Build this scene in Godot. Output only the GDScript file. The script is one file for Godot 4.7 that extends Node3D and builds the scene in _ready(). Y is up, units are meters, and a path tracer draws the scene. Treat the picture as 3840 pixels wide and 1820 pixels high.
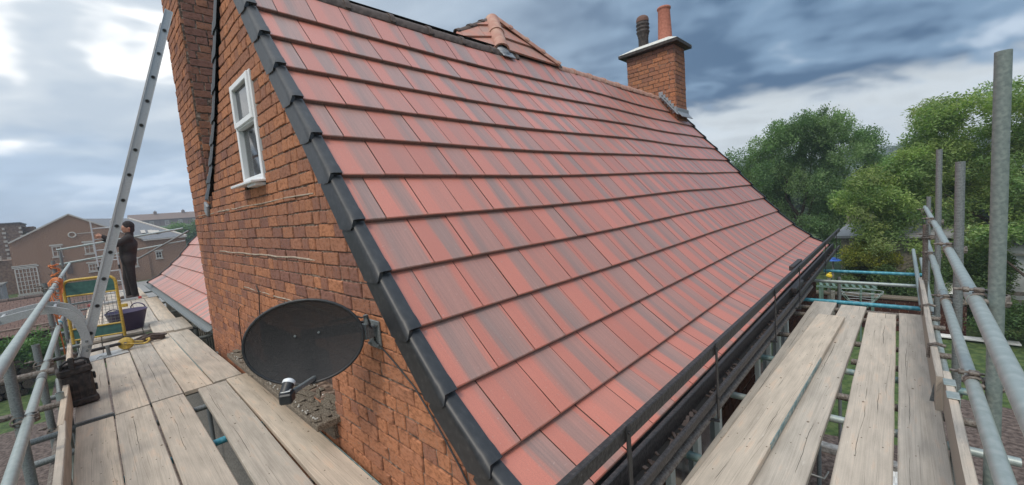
extends Node3D
# A newly tiled brick house seen from the corner of a scaffold. Metres, y up, the eye at the origin.

const GROUND := -5.4
const BOARD_TOP := -1.5
var M := {}
var taken := {}
var rng := RandomNumberGenerator.new()


# ------------------------------------------------------------------ mesh building
class Mb:
	var st := SurfaceTool.new()
	func _init():
		st.begin(Mesh.PRIMITIVE_TRIANGLES)
		st.set_smooth_group(-1)
	func flat(): st.set_smooth_group(-1)
	func soft(g := 1): st.set_smooth_group(g)
	func v(p: Vector3, uv := Vector2.ZERO):
		st.set_uv(uv)
		st.add_vertex(p)
	func tri(a: Vector3, b: Vector3, c: Vector3):
		v(a); v(c); v(b)
	func quad(a: Vector3, b: Vector3, c: Vector3, d: Vector3):
		tri(a, b, c); tri(a, c, d)
	func quad_uv(a, b, c, d, ua, ub, uc, ud):
		v(a, ua); v(c, uc); v(b, ub)
		v(a, ua); v(d, ud); v(c, uc)
	func face(p: Array, o: Vector3):   # a convex face, turned away from o
		var m := Vector3.ZERO
		for q in p: m += q
		m /= p.size()
		var n: Vector3 = (p[1] - p[0]).cross(p[2] - p[0])
		for k in range(1, p.size() - 1):
			if n.dot(m - o) >= 0.0: tri(p[0], p[k], p[k + 1])
			else: tri(p[0], p[k + 1], p[k])
	func box(c: Vector3, s: Vector3, b := Basis(), ch := 0.0):
		flat()
		var h := s / 2.0
		if ch <= 0.0:
			for ax in 3:
				for sg in [-1.0, 1.0]:
					var p := []
					for k in [[-1, -1], [1, -1], [1, 1], [-1, 1]]:
						var q := Vector3()
						q[ax] = sg * h[ax]
						q[(ax + 1) % 3] = k[0] * h[(ax + 1) % 3]
						q[(ax + 2) % 3] = k[1] * h[(ax + 2) % 3]
						p.append(c + b * q)
					face(p, c)
			return
		var at := func(sx: float, sy: float, sz: float, f: int) -> Vector3:
			var q := Vector3(sx * (h.x - ch), sy * (h.y - ch), sz * (h.z - ch))
			q[f] = [sx, sy, sz][f] * h[f]
			return c + b * q
		for f in 3:
			for sg in [-1.0, 1.0]:
				var p := []
				for k in [[-1, -1], [1, -1], [1, 1], [-1, 1]]:
					var s3 := [0.0, 0.0, 0.0]
					s3[f] = sg; s3[(f + 1) % 3] = float(k[0]); s3[(f + 2) % 3] = float(k[1])
					p.append(at.call(s3[0], s3[1], s3[2], f))
				face(p, c)
		for f in 3:            # edges along axis f
			var g := (f + 1) % 3
			var i := (f + 2) % 3
			for sg in [-1.0, 1.0]:
				for si in [-1.0, 1.0]:
					var s0 := [0.0, 0.0, 0.0]
					s0[g] = sg; s0[i] = si
					var s1 := s0.duplicate()
					s0[f] = -1.0; s1[f] = 1.0
					face([at.call(s0[0], s0[1], s0[2], g), at.call(s1[0], s1[1], s1[2], g), at.call(s1[0], s1[1], s1[2], i), at.call(s0[0], s0[1], s0[2], i)], c)
		for x in [-1.0, 1.0]:
			for y in [-1.0, 1.0]:
				for z in [-1.0, 1.0]:
					face([at.call(x, y, z, 0), at.call(x, y, z, 1), at.call(x, y, z, 2)], c)
	func beam(a: Vector3, b: Vector3, w: float, h: float, ch := 0.0, up := Vector3.UP):   # a bar from a to b, w wide, h high
		var d := (b - a).normalized()
		var x := up.cross(d).normalized()
		box((a + b) / 2.0, Vector3(w, h, a.distance_to(b)), Basis(x, d.cross(x), d), ch)
	func tube(a: Vector3, b: Vector3, r: float, n := 12, r2 := -1.0, caps := true, bore := 0.0):
		if r2 < 0.0: r2 = r
		var d := (b - a).normalized()
		var x := d.cross(Vector3.UP if absf(d.y) < 0.9 else Vector3.RIGHT).normalized()
		var y := d.cross(x)
		for k in n:
			var t0 := TAU * k / n
			var t1 := TAU * (k + 1) / n
			var e0 := x * cos(t0) + y * sin(t0)
			var e1 := x * cos(t1) + y * sin(t1)
			soft()
			quad_uv(a + e0 * r, a + e1 * r, b + e1 * r2, b + e0 * r2, Vector2(float(k) / n, 0), Vector2(float(k + 1) / n, 0), Vector2(float(k + 1) / n, 1), Vector2(float(k) / n, 1))
			if caps:
				flat()
				if bore > 0.0:
					quad(a + e1 * r, a + e0 * r, a + e0 * bore, a + e1 * bore)
					quad(b + e0 * r2, b + e1 * r2, b + e1 * bore, b + e0 * bore)
					soft(2)
					quad(a + e1 * bore, a + e0 * bore, b + e0 * bore, b + e1 * bore)
				else:
					tri(a, a + e1 * r, a + e0 * r)
					tri(b, b + e0 * r2, b + e1 * r2)
	func sweep(p: Array, r: float, n := 8, closed := false):
		var rings := []
		var x := Vector3.ZERO
		for i in p.size():
			var d: Vector3 = (p[mini(i + 1, p.size() - 1)] - p[maxi(i - 1, 0)]).normalized()
			if closed: d = (p[(i + 1) % p.size()] - p[(i + p.size() - 1) % p.size()]).normalized()
			if x == Vector3.ZERO: x = d.cross(Vector3.UP if absf(d.y) < 0.9 else Vector3.RIGHT).normalized()
			x = (x - d * x.dot(d)).normalized()
			var y := d.cross(x)
			var ring := []
			for k in n:
				ring.append(p[i] + (x * cos(TAU * k / n) + y * sin(TAU * k / n)) * r)
			rings.append(ring)
		soft()
		for i in rings.size() - (0 if closed else 1):
			var j := (i + 1) % rings.size()
			for k in n:
				quad(rings[i][k], rings[i][(k + 1) % n], rings[j][(k + 1) % n], rings[j][k])
		if not closed:
			flat()
			for k in n:
				tri(p[0], rings[0][(k + 1) % n], rings[0][k])
				tri(p[-1], rings[-1][k], rings[-1][(k + 1) % n])
	func lathe(prof: Array, n := 20, xf := Transform3D(), smooth := true):   # prof: Vector2(radius, height), outside first seen going up
		for i in prof.size() - 1:
			if smooth: soft()
			else: flat()
			for k in n:
				var a0 := TAU * k / n
				var a1 := TAU * (k + 1) / n
				var q := func(p: Vector2, a: float) -> Vector3: return xf * Vector3(p.x * cos(a), p.y, -p.x * sin(a))
				quad(q.call(prof[i], a0), q.call(prof[i], a1), q.call(prof[i + 1], a1), q.call(prof[i + 1], a0))
	func extrude(poly: PackedVector2Array, depth: float, xf := Transform3D()):   # the polygon in x and y, pushed along +z
		flat()
		var o := Vector2.ZERO
		if Geometry2D.is_polygon_clockwise(poly): poly.reverse()
		var t := Geometry2D.triangulate_polygon(poly)
		var P := func(p: Vector2, z: float) -> Vector3: return xf * Vector3(p.x, p.y, z)
		for k in range(0, t.size(), 3):
			var a := poly[t[k]]; var b := poly[t[k + 1]]; var c := poly[t[k + 2]]
			if (b - a).cross(c - a) < 0.0:
				var s := b; b = c; c = s
			tri(P.call(a, depth), P.call(b, depth), P.call(c, depth))
			tri(P.call(a, 0), P.call(c, 0), P.call(b, 0))
		for k in poly.size():
			var a := poly[k]; var b := poly[(k + 1) % poly.size()]
			quad(P.call(a, 0), P.call(b, 0), P.call(b, depth), P.call(a, depth))
	func add(m: Mesh, xf := Transform3D()):
		st.append_from(m, 0, xf)
	func done() -> ArrayMesh:
		st.generate_normals()
		return st.commit()


func numbered(n: String) -> String:
	var k: int = taken.get(n, 0)
	taken[n] = k + 1
	return n if k == 0 else "%s_%03d" % [n, k]

func put(called: String, mesh: Mesh, mat: Material, parent: Node3D = self, xf := Transform3D()) -> MeshInstance3D:
	var o := MeshInstance3D.new()
	o.mesh = mesh
	o.material_override = mat
	o.transform = xf
	if parent == self:
		o.name = numbered(called)
	else:
		var key := "%d/%s" % [parent.get_instance_id(), called]
		var k: int = taken.get(key, 0)
		taken[key] = k + 1
		o.name = called if k == 0 else "%s_%03d" % [called, k]
	parent.add_child(o, true)
	return o

func part(called: String, mb: Mb, mat: Material, parent: Node3D = self, xf := Transform3D()) -> MeshInstance3D:
	return put(called, mb.done(), mat, parent, xf)

func tag(o: Node3D, label: String, category: String, group := "", kind := "") -> Node3D:
	if label: o.set_meta("label", label)
	if category: o.set_meta("category", category)
	if group: o.set_meta("group", group)
	if kind: o.set_meta("kind", kind)
	return o

func thing(called: String, label: String, category: String, at := Vector3.ZERO, turn := 0.0, group := "") -> Node3D:
	var o := Node3D.new()
	o.name = numbered(called)
	add_child(o)
	o.position = at
	o.rotation.y = turn
	tag(o, label, category, group)
	return o

func struct(called: String, mesh: Mesh, mat: Material) -> MeshInstance3D:
	var o := put(called, mesh, mat)
	o.set_meta("kind", "structure")
	return o

func stuff(o: Node3D) -> Node3D:
	o.set_meta("kind", "stuff")
	return o


# ------------------------------------------------------------------ materials
func lin(r: float, g: float, b: float) -> Color:
	return Color(r, g, b).linear_to_srgb()

func mat(c: Color, rough := 0.8, metal := 0.0, spec := 0.5) -> StandardMaterial3D:
	var m := StandardMaterial3D.new()
	m.albedo_color = c
	m.roughness = rough
	m.metallic = metal
	m.metallic_specular = spec
	return m

func noise(freq: float, octaves := 4, kind := FastNoiseLite.TYPE_SIMPLEX_SMOOTH, sd := 1) -> FastNoiseLite:
	var n := FastNoiseLite.new()
	n.noise_type = kind
	n.frequency = freq
	n.fractal_octaves = octaves
	n.seed = sd
	return n

func noise_tex(freq: float, ramp: Array, size := 256, octaves := 5, sd := 1, kind := FastNoiseLite.TYPE_SIMPLEX_SMOOTH) -> NoiseTexture2D:
	var t := NoiseTexture2D.new()
	t.width = size; t.height = size
	t.seamless = true
	t.noise = noise(freq, octaves, kind, sd)
	var g := Gradient.new()
	g.offsets = PackedFloat32Array(ramp.map(func(x): return x[0]))
	g.colors = PackedColorArray(ramp.map(func(x): return x[1]))
	t.color_ramp = g
	return t

func normal_tex(freq: float, strength := 4.0, size := 256, sd := 3, octaves := 4) -> NoiseTexture2D:
	var t := NoiseTexture2D.new()
	t.width = size; t.height = size
	t.seamless = true
	t.as_normal_map = true
	t.bump_strength = strength
	t.noise = noise(freq, octaves, FastNoiseLite.TYPE_SIMPLEX_SMOOTH, sd)
	return t

func spotted(ramp: Array, freq: float, scale: float, rough := 0.85, metal := 0.0, bump := 0.0, world := true, sd := 1, size := 256) -> StandardMaterial3D:
	var m := mat(Color.WHITE, rough, metal)
	m.albedo_texture = noise_tex(freq, ramp, size, 5, sd)
	if bump > 0.0:
		m.normal_enabled = true
		m.normal_texture = normal_tex(freq * 1.7, bump, size, sd + 5)
	m.uv1_triplanar = true
	m.uv1_world_triplanar = world
	m.uv1_scale = Vector3.ONE * scale
	return m

func tile_atlas() -> StandardMaterial3D:   # 8 x 4 concrete tiles, red running into mauve and grey along the tile
	var W := 1024
	var H := 1024
	var cw := 128
	var chh := 256
	var data := PackedByteArray()
	data.resize(W * H * 3)
	var n1 := noise(1.0, 3, FastNoiseLite.TYPE_SIMPLEX_SMOOTH, 11)
	var n2 := noise(1.0, 2, FastNoiseLite.TYPE_SIMPLEX_SMOOTH, 12)
	var r := RandomNumberGenerator.new()
	r.seed = 5
	for cy in 4:
		for cx in 8:
			var id := cy * 8 + cx
			var s := r.randf_range(0.18, 0.62)
			var amount := r.randf_range(0.5, 0.95)
			if r.randf() < 0.18: amount = r.randf_range(0.15, 0.4)
			if r.randf() < 0.1: s = -0.2
			var skew := r.randf_range(-0.12, 0.12)
			var grey := r.randf_range(0.15, 0.95)
			var warm := r.randf_range(-9.0, 9.0)
			var tail := r.randf_range(0.8, 1.15)
			for y in chh:
				var vv := float(y) / chh
				for x in cw:
					var u := float(x) / cw
					var st := n1.get_noise_2d(u * 5.0 + id * 13.0, vv * 0.35)
					var fi := n2.get_noise_2d(u * 22.0 + id * 31.0, vv * 0.7)
					var gr := n2.get_noise_2d(u * 90.0 + id * 31.0, vv * 130.0)
					var e := u + skew * (vv - 0.5) * 0.7 + st * 0.10 - s
					var g := smoothstep(-0.09, 0.14, e) * amount
					g *= 1.0 - smoothstep(tail - s - 0.08, tail - s + 0.04, e)
					var dk := smoothstep(-0.06, 0.10, e) * (1.0 - smoothstep(0.12, 0.42, e + fi * 0.08)) * grey * amount
					var R := lerpf(193.0 + warm, 159.0, g)
					var G := lerpf(116.0 + warm * 0.6, 122.0, g)
					var B := lerpf(96.0 + warm * 0.5, 110.0, g)
					R = lerpf(R, 117.0, dk * 0.58); G = lerpf(G, 108.0, dk * 0.58); B = lerpf(B, 103.0, dk * 0.58)
					var k := 1.0 + fi * 0.06 * (0.3 + g) + gr * 0.13
					var wear := smoothstep(0.90, 1.0, vv) * maxf(0.0, gr + fi * 0.6) * 0.35
					wear = maxf(wear, smoothstep(0.52, 0.75, n1.get_noise_2d(u * 9.0 + id * 5.0, vv * 14.0 + 90.0)) * 0.45)
					if id == 31:      # the cut edge of a tile: dark brown body
						R = 112.0; G = 86.0; B = 78.0; k = 1.0 + gr * 0.3; wear = 0.0
					var o := ((cy * chh + y) * W + cx * cw + x) * 3
					data[o] = clampi(int(lerpf(R * k, 190.0, wear)), 0, 255)
					data[o + 1] = clampi(int(lerpf(G * k, 165.0, wear)), 0, 255)
					data[o + 2] = clampi(int(lerpf(B * k, 155.0, wear)), 0, 255)
	var m := mat(Color.WHITE, 0.55)
	m.clearcoat_enabled = true
	m.clearcoat = 0.8
	m.clearcoat_roughness = 0.38
	m.albedo_texture = ImageTexture.create_from_image(Image.create_from_data(W, H, false, Image.FORMAT_RGB8, data))
	return m

func brick_atlas(tint: Array) -> StandardMaterial3D:   # 8 x 8 bricks, burnt, stained and chipped; rows run from orange to dark
	var W := 1024
	var H := 512
	var data := PackedByteArray()
	data.resize(W * H * 3)
	var hi := Image.create(W, H, false, Image.FORMAT_RGB8)
	var hd := PackedByteArray()
	hd.resize(W * H * 3)
	var n1 := noise(1.0, 4, FastNoiseLite.TYPE_SIMPLEX_SMOOTH, 21)
	var n2 := noise(1.0, 3, FastNoiseLite.TYPE_SIMPLEX_SMOOTH, 22)
	var r := RandomNumberGenerator.new()
	r.seed = 9
	for cy in 8:
		for cx in 8:
			var id := cy * 8 + cx
			var t := cy / 7.0
			var j := r.randf_range(-0.12, 0.12)
			var c0: Color = tint[0].lerp(tint[1], clampf(t + j, 0, 1))
			var dirt := r.randf_range(0.2, 0.75)
			for y in 64:
				for x in 128:
					var a := n1.get_noise_2d(x * 0.03 + id * 17.0, y * 0.045)
					var b := n2.get_noise_2d(x * 0.16 + id * 7.0, y * 0.16)
					var ex := minf(minf(x, 127 - x) / 10.0, minf(y, 63 - y) / 8.0)
					var edge := clampf(1.0 - ex - a * 0.8, 0.0, 1.0)
					var k := 1.0 + a * 0.28 + b * 0.16
					var dk := smoothstep(0.12, 0.55, a * 0.8 + b * 0.5) * dirt
					var lum := lerpf(1.0, 0.46, dk)
					var R := c0.r * k * lum
					var G := c0.g * k * lerpf(1.0, 0.60, dk)
					var B := c0.b * k * lerpf(1.0, 0.75, dk)
					R = lerpf(R, 0.36, edge * 0.4); G = lerpf(G, 0.25, edge * 0.4); B = lerpf(B, 0.20, edge * 0.4)
					var o := ((cy * 64 + y) * W + cx * 128 + x) * 3
					data[o] = clampi(int(R * 255.0), 0, 255)
					data[o + 1] = clampi(int(G * 255.0), 0, 255)
					data[o + 2] = clampi(int(B * 255.0), 0, 255)
					var hgt := clampi(int(128.0 + a * 60.0 + b * 50.0 - edge * 60.0), 0, 255)
					hd[o] = hgt; hd[o + 1] = hgt; hd[o + 2] = hgt
	var m := mat(Color.WHITE, 0.9, 0.0, 0.3)
	m.albedo_texture = ImageTexture.create_from_image(Image.create_from_data(W, H, false, Image.FORMAT_RGB8, data))
	hi = Image.create_from_data(W, H, false, Image.FORMAT_RGB8, hd)
	hi.bump_map_to_normal_map(1.6)
	m.normal_enabled = true
	m.normal_texture = ImageTexture.create_from_image(hi)
	return m

func board_atlas() -> StandardMaterial3D:   # four scaffold boards side by side, grain along v
	var W := 1024
	var H := 1024
	var data := PackedByteArray()
	data.resize(W * H * 3)
	var n1 := noise(1.0, 4, FastNoiseLite.TYPE_SIMPLEX_SMOOTH, 31)
	var n2 := noise(1.0, 3, FastNoiseLite.TYPE_SIMPLEX_SMOOTH, 32)
	var r := RandomNumberGenerator.new()
	r.seed = 14
	for c in 4:
		var knots := []
		for k in 9: knots.append(Vector3(r.randf_range(0.08, 0.92), r.randf(), r.randf_range(0.016, 0.034)))
		var pits := []
		for k in 60: pits.append(Vector3(r.randf_range(0.04, 0.96), r.randf(), r.randf_range(0.004, 0.015)))
		var splash := []
		for k in 22: splash.append(Vector3(r.randf_range(0.02, 0.98), r.randf(), r.randf_range(0.012, 0.07)))
		var crack := r.randf_range(0.3, 0.7)
		var crack2 := r.randf_range(0.1, 0.9)
		var base: Color = [Color(0.735, 0.69, 0.635), Color(0.70, 0.665, 0.62), Color(0.76, 0.705, 0.64), Color(0.715, 0.675, 0.625)][c]
		for y in H:
			var vv := float(y) / H
			var cu := crack + 0.06 * n1.get_noise_2d(c * 50.0, vv * 5.0) + 0.012 * n2.get_noise_2d(c * 9.0, vv * 40.0)
			var open := smoothstep(0.0, 0.3, n1.get_noise_2d(c * 70.0 + 5.0, vv * 4.0))
			for x in 256:
				var u := float(x) / 256.0
				var warp := n1.get_noise_2d(u * 2.0 + c * 40.0, vv * 3.0) * 0.10
				var ring := n2.get_noise_2d((u + warp) * 26.0 + c * 60.0, vv * 1.6)
				var fine := n2.get_noise_2d(u * 90.0 + c * 60.0, vv * 7.0)
				var blot := n1.get_noise_2d(u * 3.0 + c * 20.0, vv * 14.0 + 50.0)
				var gr := n2.get_noise_2d(x * 0.9, y * 0.9)
				var k := 1.0 + ring * 0.07 + fine * 0.07 + blot * 0.10 + gr * 0.05
				k -= smoothstep(0.34, 0.55, ring) * 0.16
				var dk := smoothstep(0.010, 0.001, absf(u - cu)) * 0.75 * open
				dk = maxf(dk, smoothstep(0.008, 0.001, absf(u - cu - crack2 + crack)) * 0.65 * smoothstep(0.1, 0.4, n1.get_noise_2d(c * 30.0 + 9.0, vv * 6.0)))
				var dirt := smoothstep(0.15, 0.6, n1.get_noise_2d(u * 1.3 + c * 11.0, vv * 5.0 + 20.0) + 0.35 * n2.get_noise_2d(x * 0.12, y * 0.12))
				blot -= dirt * 1.25
				var o := (y * W + c * 256 + x) * 3
				var s := smoothstep(0.25, 0.55, blot)
				k *= 1.0 - dk
				var edge := smoothstep(0.03, 0.0, minf(u, 1.0 - u)) * 0.16 * (0.6 + blot)
				k -= edge
				data[o] = clampi(int(base.r * k * 255.0), 0, 255)
				data[o + 1] = clampi(int(base.g * k * (1.0 - 0.03 * s) * 255.0), 0, 255)
				data[o + 2] = clampi(int(base.b * k * (1.0 - 0.05 * s) * 255.0), 0, 255)
		for kn in splash:        # mortar and paint spots
			var rr := int(kn.z * 110.0) + 1
			for dy in range(-rr, rr + 1):
				for dx in range(-rr, rr + 1):
					var x := int(kn.x * 256.0) + dx
					var y := int(kn.y * H) + dy
					if x < 0 or x > 255 or y < 0 or y >= H: continue
					var q := Vector2(dx, dy * 1.6).length() / rr + 0.6 * n2.get_noise_2d(x * 0.3 + c * 9.0, y * 0.3)
					if q > 0.75: continue
					var o := (y * W + c * 256 + x) * 3
					var f := 0.6 * (1.0 - q)
					data[o] = int(lerpf(data[o], 208.0, f)); data[o + 1] = int(lerpf(data[o + 1], 200.0, f)); data[o + 2] = int(lerpf(data[o + 2], 188.0, f))
		for kn in knots + pits:
			var dark := 0.58 if kn.z > 0.0155 else 0.28
			var rx := int(kn.z * 256.0) + 1
			var ry := maxi(1, int(kn.z * 256.0 * (0.36 if dark > 0.5 else 0.22)))
			for dy in range(-ry, ry + 1):
				for dx in range(-rx, rx + 1):
					var q := pow(float(dx) / rx, 2) + pow(float(dy) / ry, 2)
					var x := int(kn.x * 256.0) + dx
					var y := int(kn.y * H) + dy
					if q > 1.0 or x < 0 or x > 255 or y < 0 or y >= H: continue
					var o := (y * W + c * 256 + x) * 3
					var f := lerpf(dark, 0.9, q * q)
					data[o] = int(data[o] * f); data[o + 1] = int(data[o + 1] * f * 0.96); data[o + 2] = int(data[o + 2] * f * 0.92)
	var m := mat(Color.WHITE, 0.85, 0.0, 0.3)
	m.albedo_texture = ImageTexture.create_from_image(Image.create_from_data(W, H, false, Image.FORMAT_RGB8, data))
	return m

func sky_picture() -> Image:
	var W := 2048
	var H := 1024
	var bytes := PackedFloat32Array()
	bytes.resize(W * H * 3)
	var n1 := noise(1.0, 5, FastNoiseLite.TYPE_SIMPLEX_SMOOTH, 3)
	var n2 := noise(1.0, 3, FastNoiseLite.TYPE_SIMPLEX_SMOOTH, 8)
	for y in H:
		var el := PI * (0.5 - (y + 0.5) / H)
		for x in W:
			var az := TAU * (x + 0.5) / W      # 0 is -z, positive towards +x
			var o := (y * W + x) * 3
			if el < -0.02:
				bytes[o] = 0.16; bytes[o + 1] = 0.165; bytes[o + 2] = 0.15
				continue
			var se := maxf(sin(el), 0.0)
			var d := Vector3(cos(el) * sin(az), se, -cos(el) * cos(az))
			var p := Vector2(d.x, d.z) / (se + 0.20)
			# a broken deck of cloud driven across from the west: lumpy rolls
			var q := Vector2(p.x * 0.78 + p.y * 0.62, p.y * 0.78 - p.x * 0.62)
			var w := n2.get_noise_2d(q.x * 0.8 + 7.0, q.y * 0.8)
			var c := n1.get_noise_2d(q.x * 0.55 + w * 0.25, q.y * 1.05 + w * 0.3)
			var f := n1.get_noise_2d(q.x * 2.1 + 40.0, q.y * 2.9 + w * 0.5)
			var lump := 1.0 - 3.2 * pow(n2.get_noise_2d(q.x * 2.6 + 11.0, q.y * 3.4), 2)
			var thick := c * 1.15 + f * 0.34 + (lump - 0.55) * 0.22
			# brighter air to the west, where the sun stands behind the cloud, darker rain cloud to the east
			var west := 0.5 - 0.5 * (d.x * 0.86 + d.z * 0.50)
			west = smoothstep(0.12, 0.72, west)
			thick -= 0.20 * (1.0 - west) * smoothstep(0.75, 0.4, se)
			var gap := smoothstep(0.10, 0.50, thick)
			var dark := smoothstep(0.16, -0.45, thick)
			var lum_cloud := Vector3(0.205, 0.315, 0.455).lerp(Vector3(0.62, 0.69, 0.76), west)
			var col := lum_cloud
			col = col.lerp(Vector3(0.085, 0.155, 0.26).lerp(Vector3(0.50, 0.585, 0.68), west), dark)
			col = col.lerp(Vector3(0.50, 0.60, 0.72).lerp(Vector3(1.12, 1.13, 1.13), west), gap)
			var low := smoothstep(0.185, 0.135, se + f * 0.035 + c * 0.02) * (0.86 + 0.14 * smoothstep(0.3, -0.2, f))
			col = col.lerp((Vector3(0.66, 0.72, 0.76) * (1.0 + 0.22 * f)).lerp(Vector3(0.43, 0.55, 0.70) * (1.0 + 0.2 * thick), west), low * 0.92)
			col *= lerpf(1.0, 2.0, smoothstep(0.42, 1.0, se))      # an overcast sky is brightest overhead
			bytes[o] = col.x; bytes[o + 1] = col.y; bytes[o + 2] = col.z
	return Image.create_from_data(W, H, false, Image.FORMAT_RGBF, bytes.to_byte_array())

func make_materials():
	M.tile = tile_atlas()
	M.brick = brick_atlas([Color(0.70, 0.475, 0.35), Color(0.54, 0.385, 0.335)])
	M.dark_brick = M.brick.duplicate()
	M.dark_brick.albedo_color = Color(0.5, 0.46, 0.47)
	M.board = board_atlas()
	M.mortar = spotted([[0.25, lin(0.085, 0.056, 0.042)], [0.5, lin(0.17, 0.115, 0.085)], [0.8, lin(0.33, 0.25, 0.195)]], 0.02, 3.0, 0.95, 0, 4.0)
	M.pale_mortar = spotted([[0.3, lin(0.27, 0.20, 0.15)], [0.7, lin(0.50, 0.42, 0.34)]], 0.03, 4.0, 0.95, 0, 4.0)
	M.plastic = spotted([[0.25, lin(0.020, 0.0205, 0.023)], [0.7, lin(0.030, 0.031, 0.034)], [0.9, lin(0.052, 0.051, 0.050)]], 0.03, 3.0, 0.44)
	M.black = mat(lin(0.02, 0.02, 0.022), 0.5)
	M.dark_metal = spotted([[0.3, lin(0.030, 0.027, 0.027)], [0.7, lin(0.060, 0.053, 0.052)]], 0.03, 4.0, 0.55, 0.1, 2.0)
	M.steel = spotted([[0.15, lin(0.29, 0.34, 0.325)], [0.5, lin(0.34, 0.39, 0.38)], [0.8, lin(0.39, 0.43, 0.415)]], 0.02, 3.0, 0.45, 0.3)
	M.standard_steel = spotted([[0.15, lin(0.14, 0.175, 0.17)], [0.5, lin(0.19, 0.23, 0.22)], [0.85, lin(0.26, 0.30, 0.27)]], 0.03, 6.0, 0.6, 0.15)
	M.dull_steel = spotted([[0.2, lin(0.13, 0.145, 0.15)], [0.5, lin(0.185, 0.205, 0.21)], [0.85, lin(0.25, 0.27, 0.27)]], 0.05, 6.0, 0.6, 0.3, 0.0, true, 4)
	M.rusty = spotted([[0.2, lin(0.10, 0.075, 0.06)], [0.55, lin(0.19, 0.165, 0.145)], [0.85, lin(0.27, 0.25, 0.23)]], 0.03, 7.0, 0.7, 0.25, 3.0, true, 6)
	M.teal = spotted([[0.25, lin(0.04, 0.22, 0.30)], [0.6, lin(0.07, 0.33, 0.43)], [0.85, lin(0.22, 0.42, 0.48)]], 0.02, 3.0, 0.5, 0.1, 1.0)
	M.alu = spotted([[0.2, lin(0.44, 0.45, 0.45)], [0.7, lin(0.54, 0.55, 0.56)]], 0.05, 5.0, 0.45, 0.4)
	M.white = mat(lin(0.78, 0.79, 0.80), 0.35)
	M.white_wall = spotted([[0.3, lin(0.68, 0.68, 0.66)], [0.7, lin(0.80, 0.80, 0.79)]], 0.02, 0.3, 0.9)
	M.terracotta = spotted([[0.25, lin(0.36, 0.125, 0.08)], [0.7, lin(0.48, 0.18, 0.12)]], 0.02, 3.0, 0.7, 0, 1.5)
	M.ridge = spotted([[0.25, lin(0.38, 0.19, 0.14)], [0.5, lin(0.45, 0.235, 0.18)], [0.8, lin(0.5, 0.32, 0.24)]], 0.012, 2.0, 0.75, 0, 1.5)
	M.brown_tile = spotted([[0.3, lin(0.075, 0.052, 0.044)], [0.7, lin(0.13, 0.095, 0.08)]], 0.02, 3.0, 0.75)
	M.lead = spotted([[0.2, lin(0.21, 0.225, 0.245)], [0.7, lin(0.36, 0.375, 0.40)]], 0.03, 5.0, 0.55, 0.3, 5.0)
	M.sooty = spotted([[0.3, lin(0.028, 0.024, 0.023)], [0.75, lin(0.085, 0.065, 0.058)]], 0.02, 3.0, 0.7, 0, 2.0)
	M.lime = spotted([[0.25, lin(0.50, 0.49, 0.45)], [0.7, lin(0.68, 0.68, 0.64)]], 0.02, 3.0, 0.9, 0, 4.0)
	M.felt = mat(lin(0.02, 0.018, 0.017), 0.9)
	M.glass = mat(lin(0.03, 0.035, 0.045), 0.06, 0.0, 0.8)
	M.clear = mat(Color(0.10, 0.11, 0.12, 0.55), 0.05, 0.0, 0.5)
	M.clear.transparency = BaseMaterial3D.TRANSPARENCY_ALPHA
	M.curtain = mat(lin(0.20, 0.205, 0.21), 0.9)
	M.dish = spotted([[0.3, lin(0.030, 0.030, 0.034)], [0.7, lin(0.052, 0.050, 0.053)]], 0.05, 6.0, 0.42, 0.0, 1.5)
	M.timber = spotted([[0.2, lin(0.36, 0.27, 0.19)], [0.7, lin(0.52, 0.42, 0.31)]], 0.02, 4.0, 0.85, 0, 2.0)
	M.stone = spotted([[0.2, lin(0.085, 0.07, 0.052)], [0.5, lin(0.17, 0.14, 0.105)], [0.85, lin(0.30, 0.255, 0.20)]], 0.03, 8.0, 0.95, 0, 9.0)
	M.orange_rope = mat(lin(0.62, 0.20, 0.07), 0.8)
	M.yellow = spotted([[0.3, lin(0.42, 0.27, 0.04)], [0.7, lin(0.58, 0.40, 0.08)]], 0.03, 4.0, 0.5)
	M.green_panel = spotted([[0.3, lin(0.035, 0.105, 0.095)], [0.7, lin(0.055, 0.145, 0.13)]], 0.02, 3.0, 0.5)
	M.purple = mat(lin(0.055, 0.042, 0.10), 0.5)
	M.cloth = spotted([[0.3, lin(0.020, 0.016, 0.016)], [0.7, lin(0.042, 0.034, 0.032)]], 0.03, 5.0, 0.95)
	M.skin = mat(lin(0.42, 0.22, 0.15), 0.6)
	M.red = mat(lin(0.5, 0.06, 0.05), 0.5)
	M.grass = spotted([[0.2, lin(0.035, 0.062, 0.016)], [0.5, lin(0.06, 0.10, 0.024)], [0.8, lin(0.10, 0.13, 0.04)]], 0.015, 0.45, 0.95, 0, 6.0, true, 2, 512)
	M.soil = spotted([[0.2, lin(0.06, 0.042, 0.035)], [0.5, lin(0.11, 0.08, 0.068)], [0.8, lin(0.17, 0.13, 0.11)]], 0.02, 0.8, 0.95, 0, 6.0, true, 7, 512)
	M.pale_slate = spotted([[0.2, lin(0.22, 0.225, 0.24)], [0.7, lin(0.34, 0.345, 0.36)]], 0.05, 1.5, 0.7)
	M.slate = spotted([[0.2, lin(0.10, 0.105, 0.115)], [0.7, lin(0.19, 0.195, 0.21)]], 0.03, 1.0, 0.6)
	M.school = spotted([[0.2, lin(0.16, 0.09, 0.06)], [0.5, lin(0.27, 0.155, 0.10)], [0.66, lin(0.34, 0.21, 0.145)], [0.82, lin(0.48, 0.38, 0.30)]], 0.05, 0.42, 0.95, 0, 0, true, 4, 512)
	M.far_brick = spotted([[0.2, lin(0.16, 0.11, 0.09)], [0.7, lin(0.25, 0.18, 0.14)]], 0.04, 0.3, 0.95)
	M.coping = mat(lin(0.50, 0.46, 0.41), 0.9)
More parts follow.
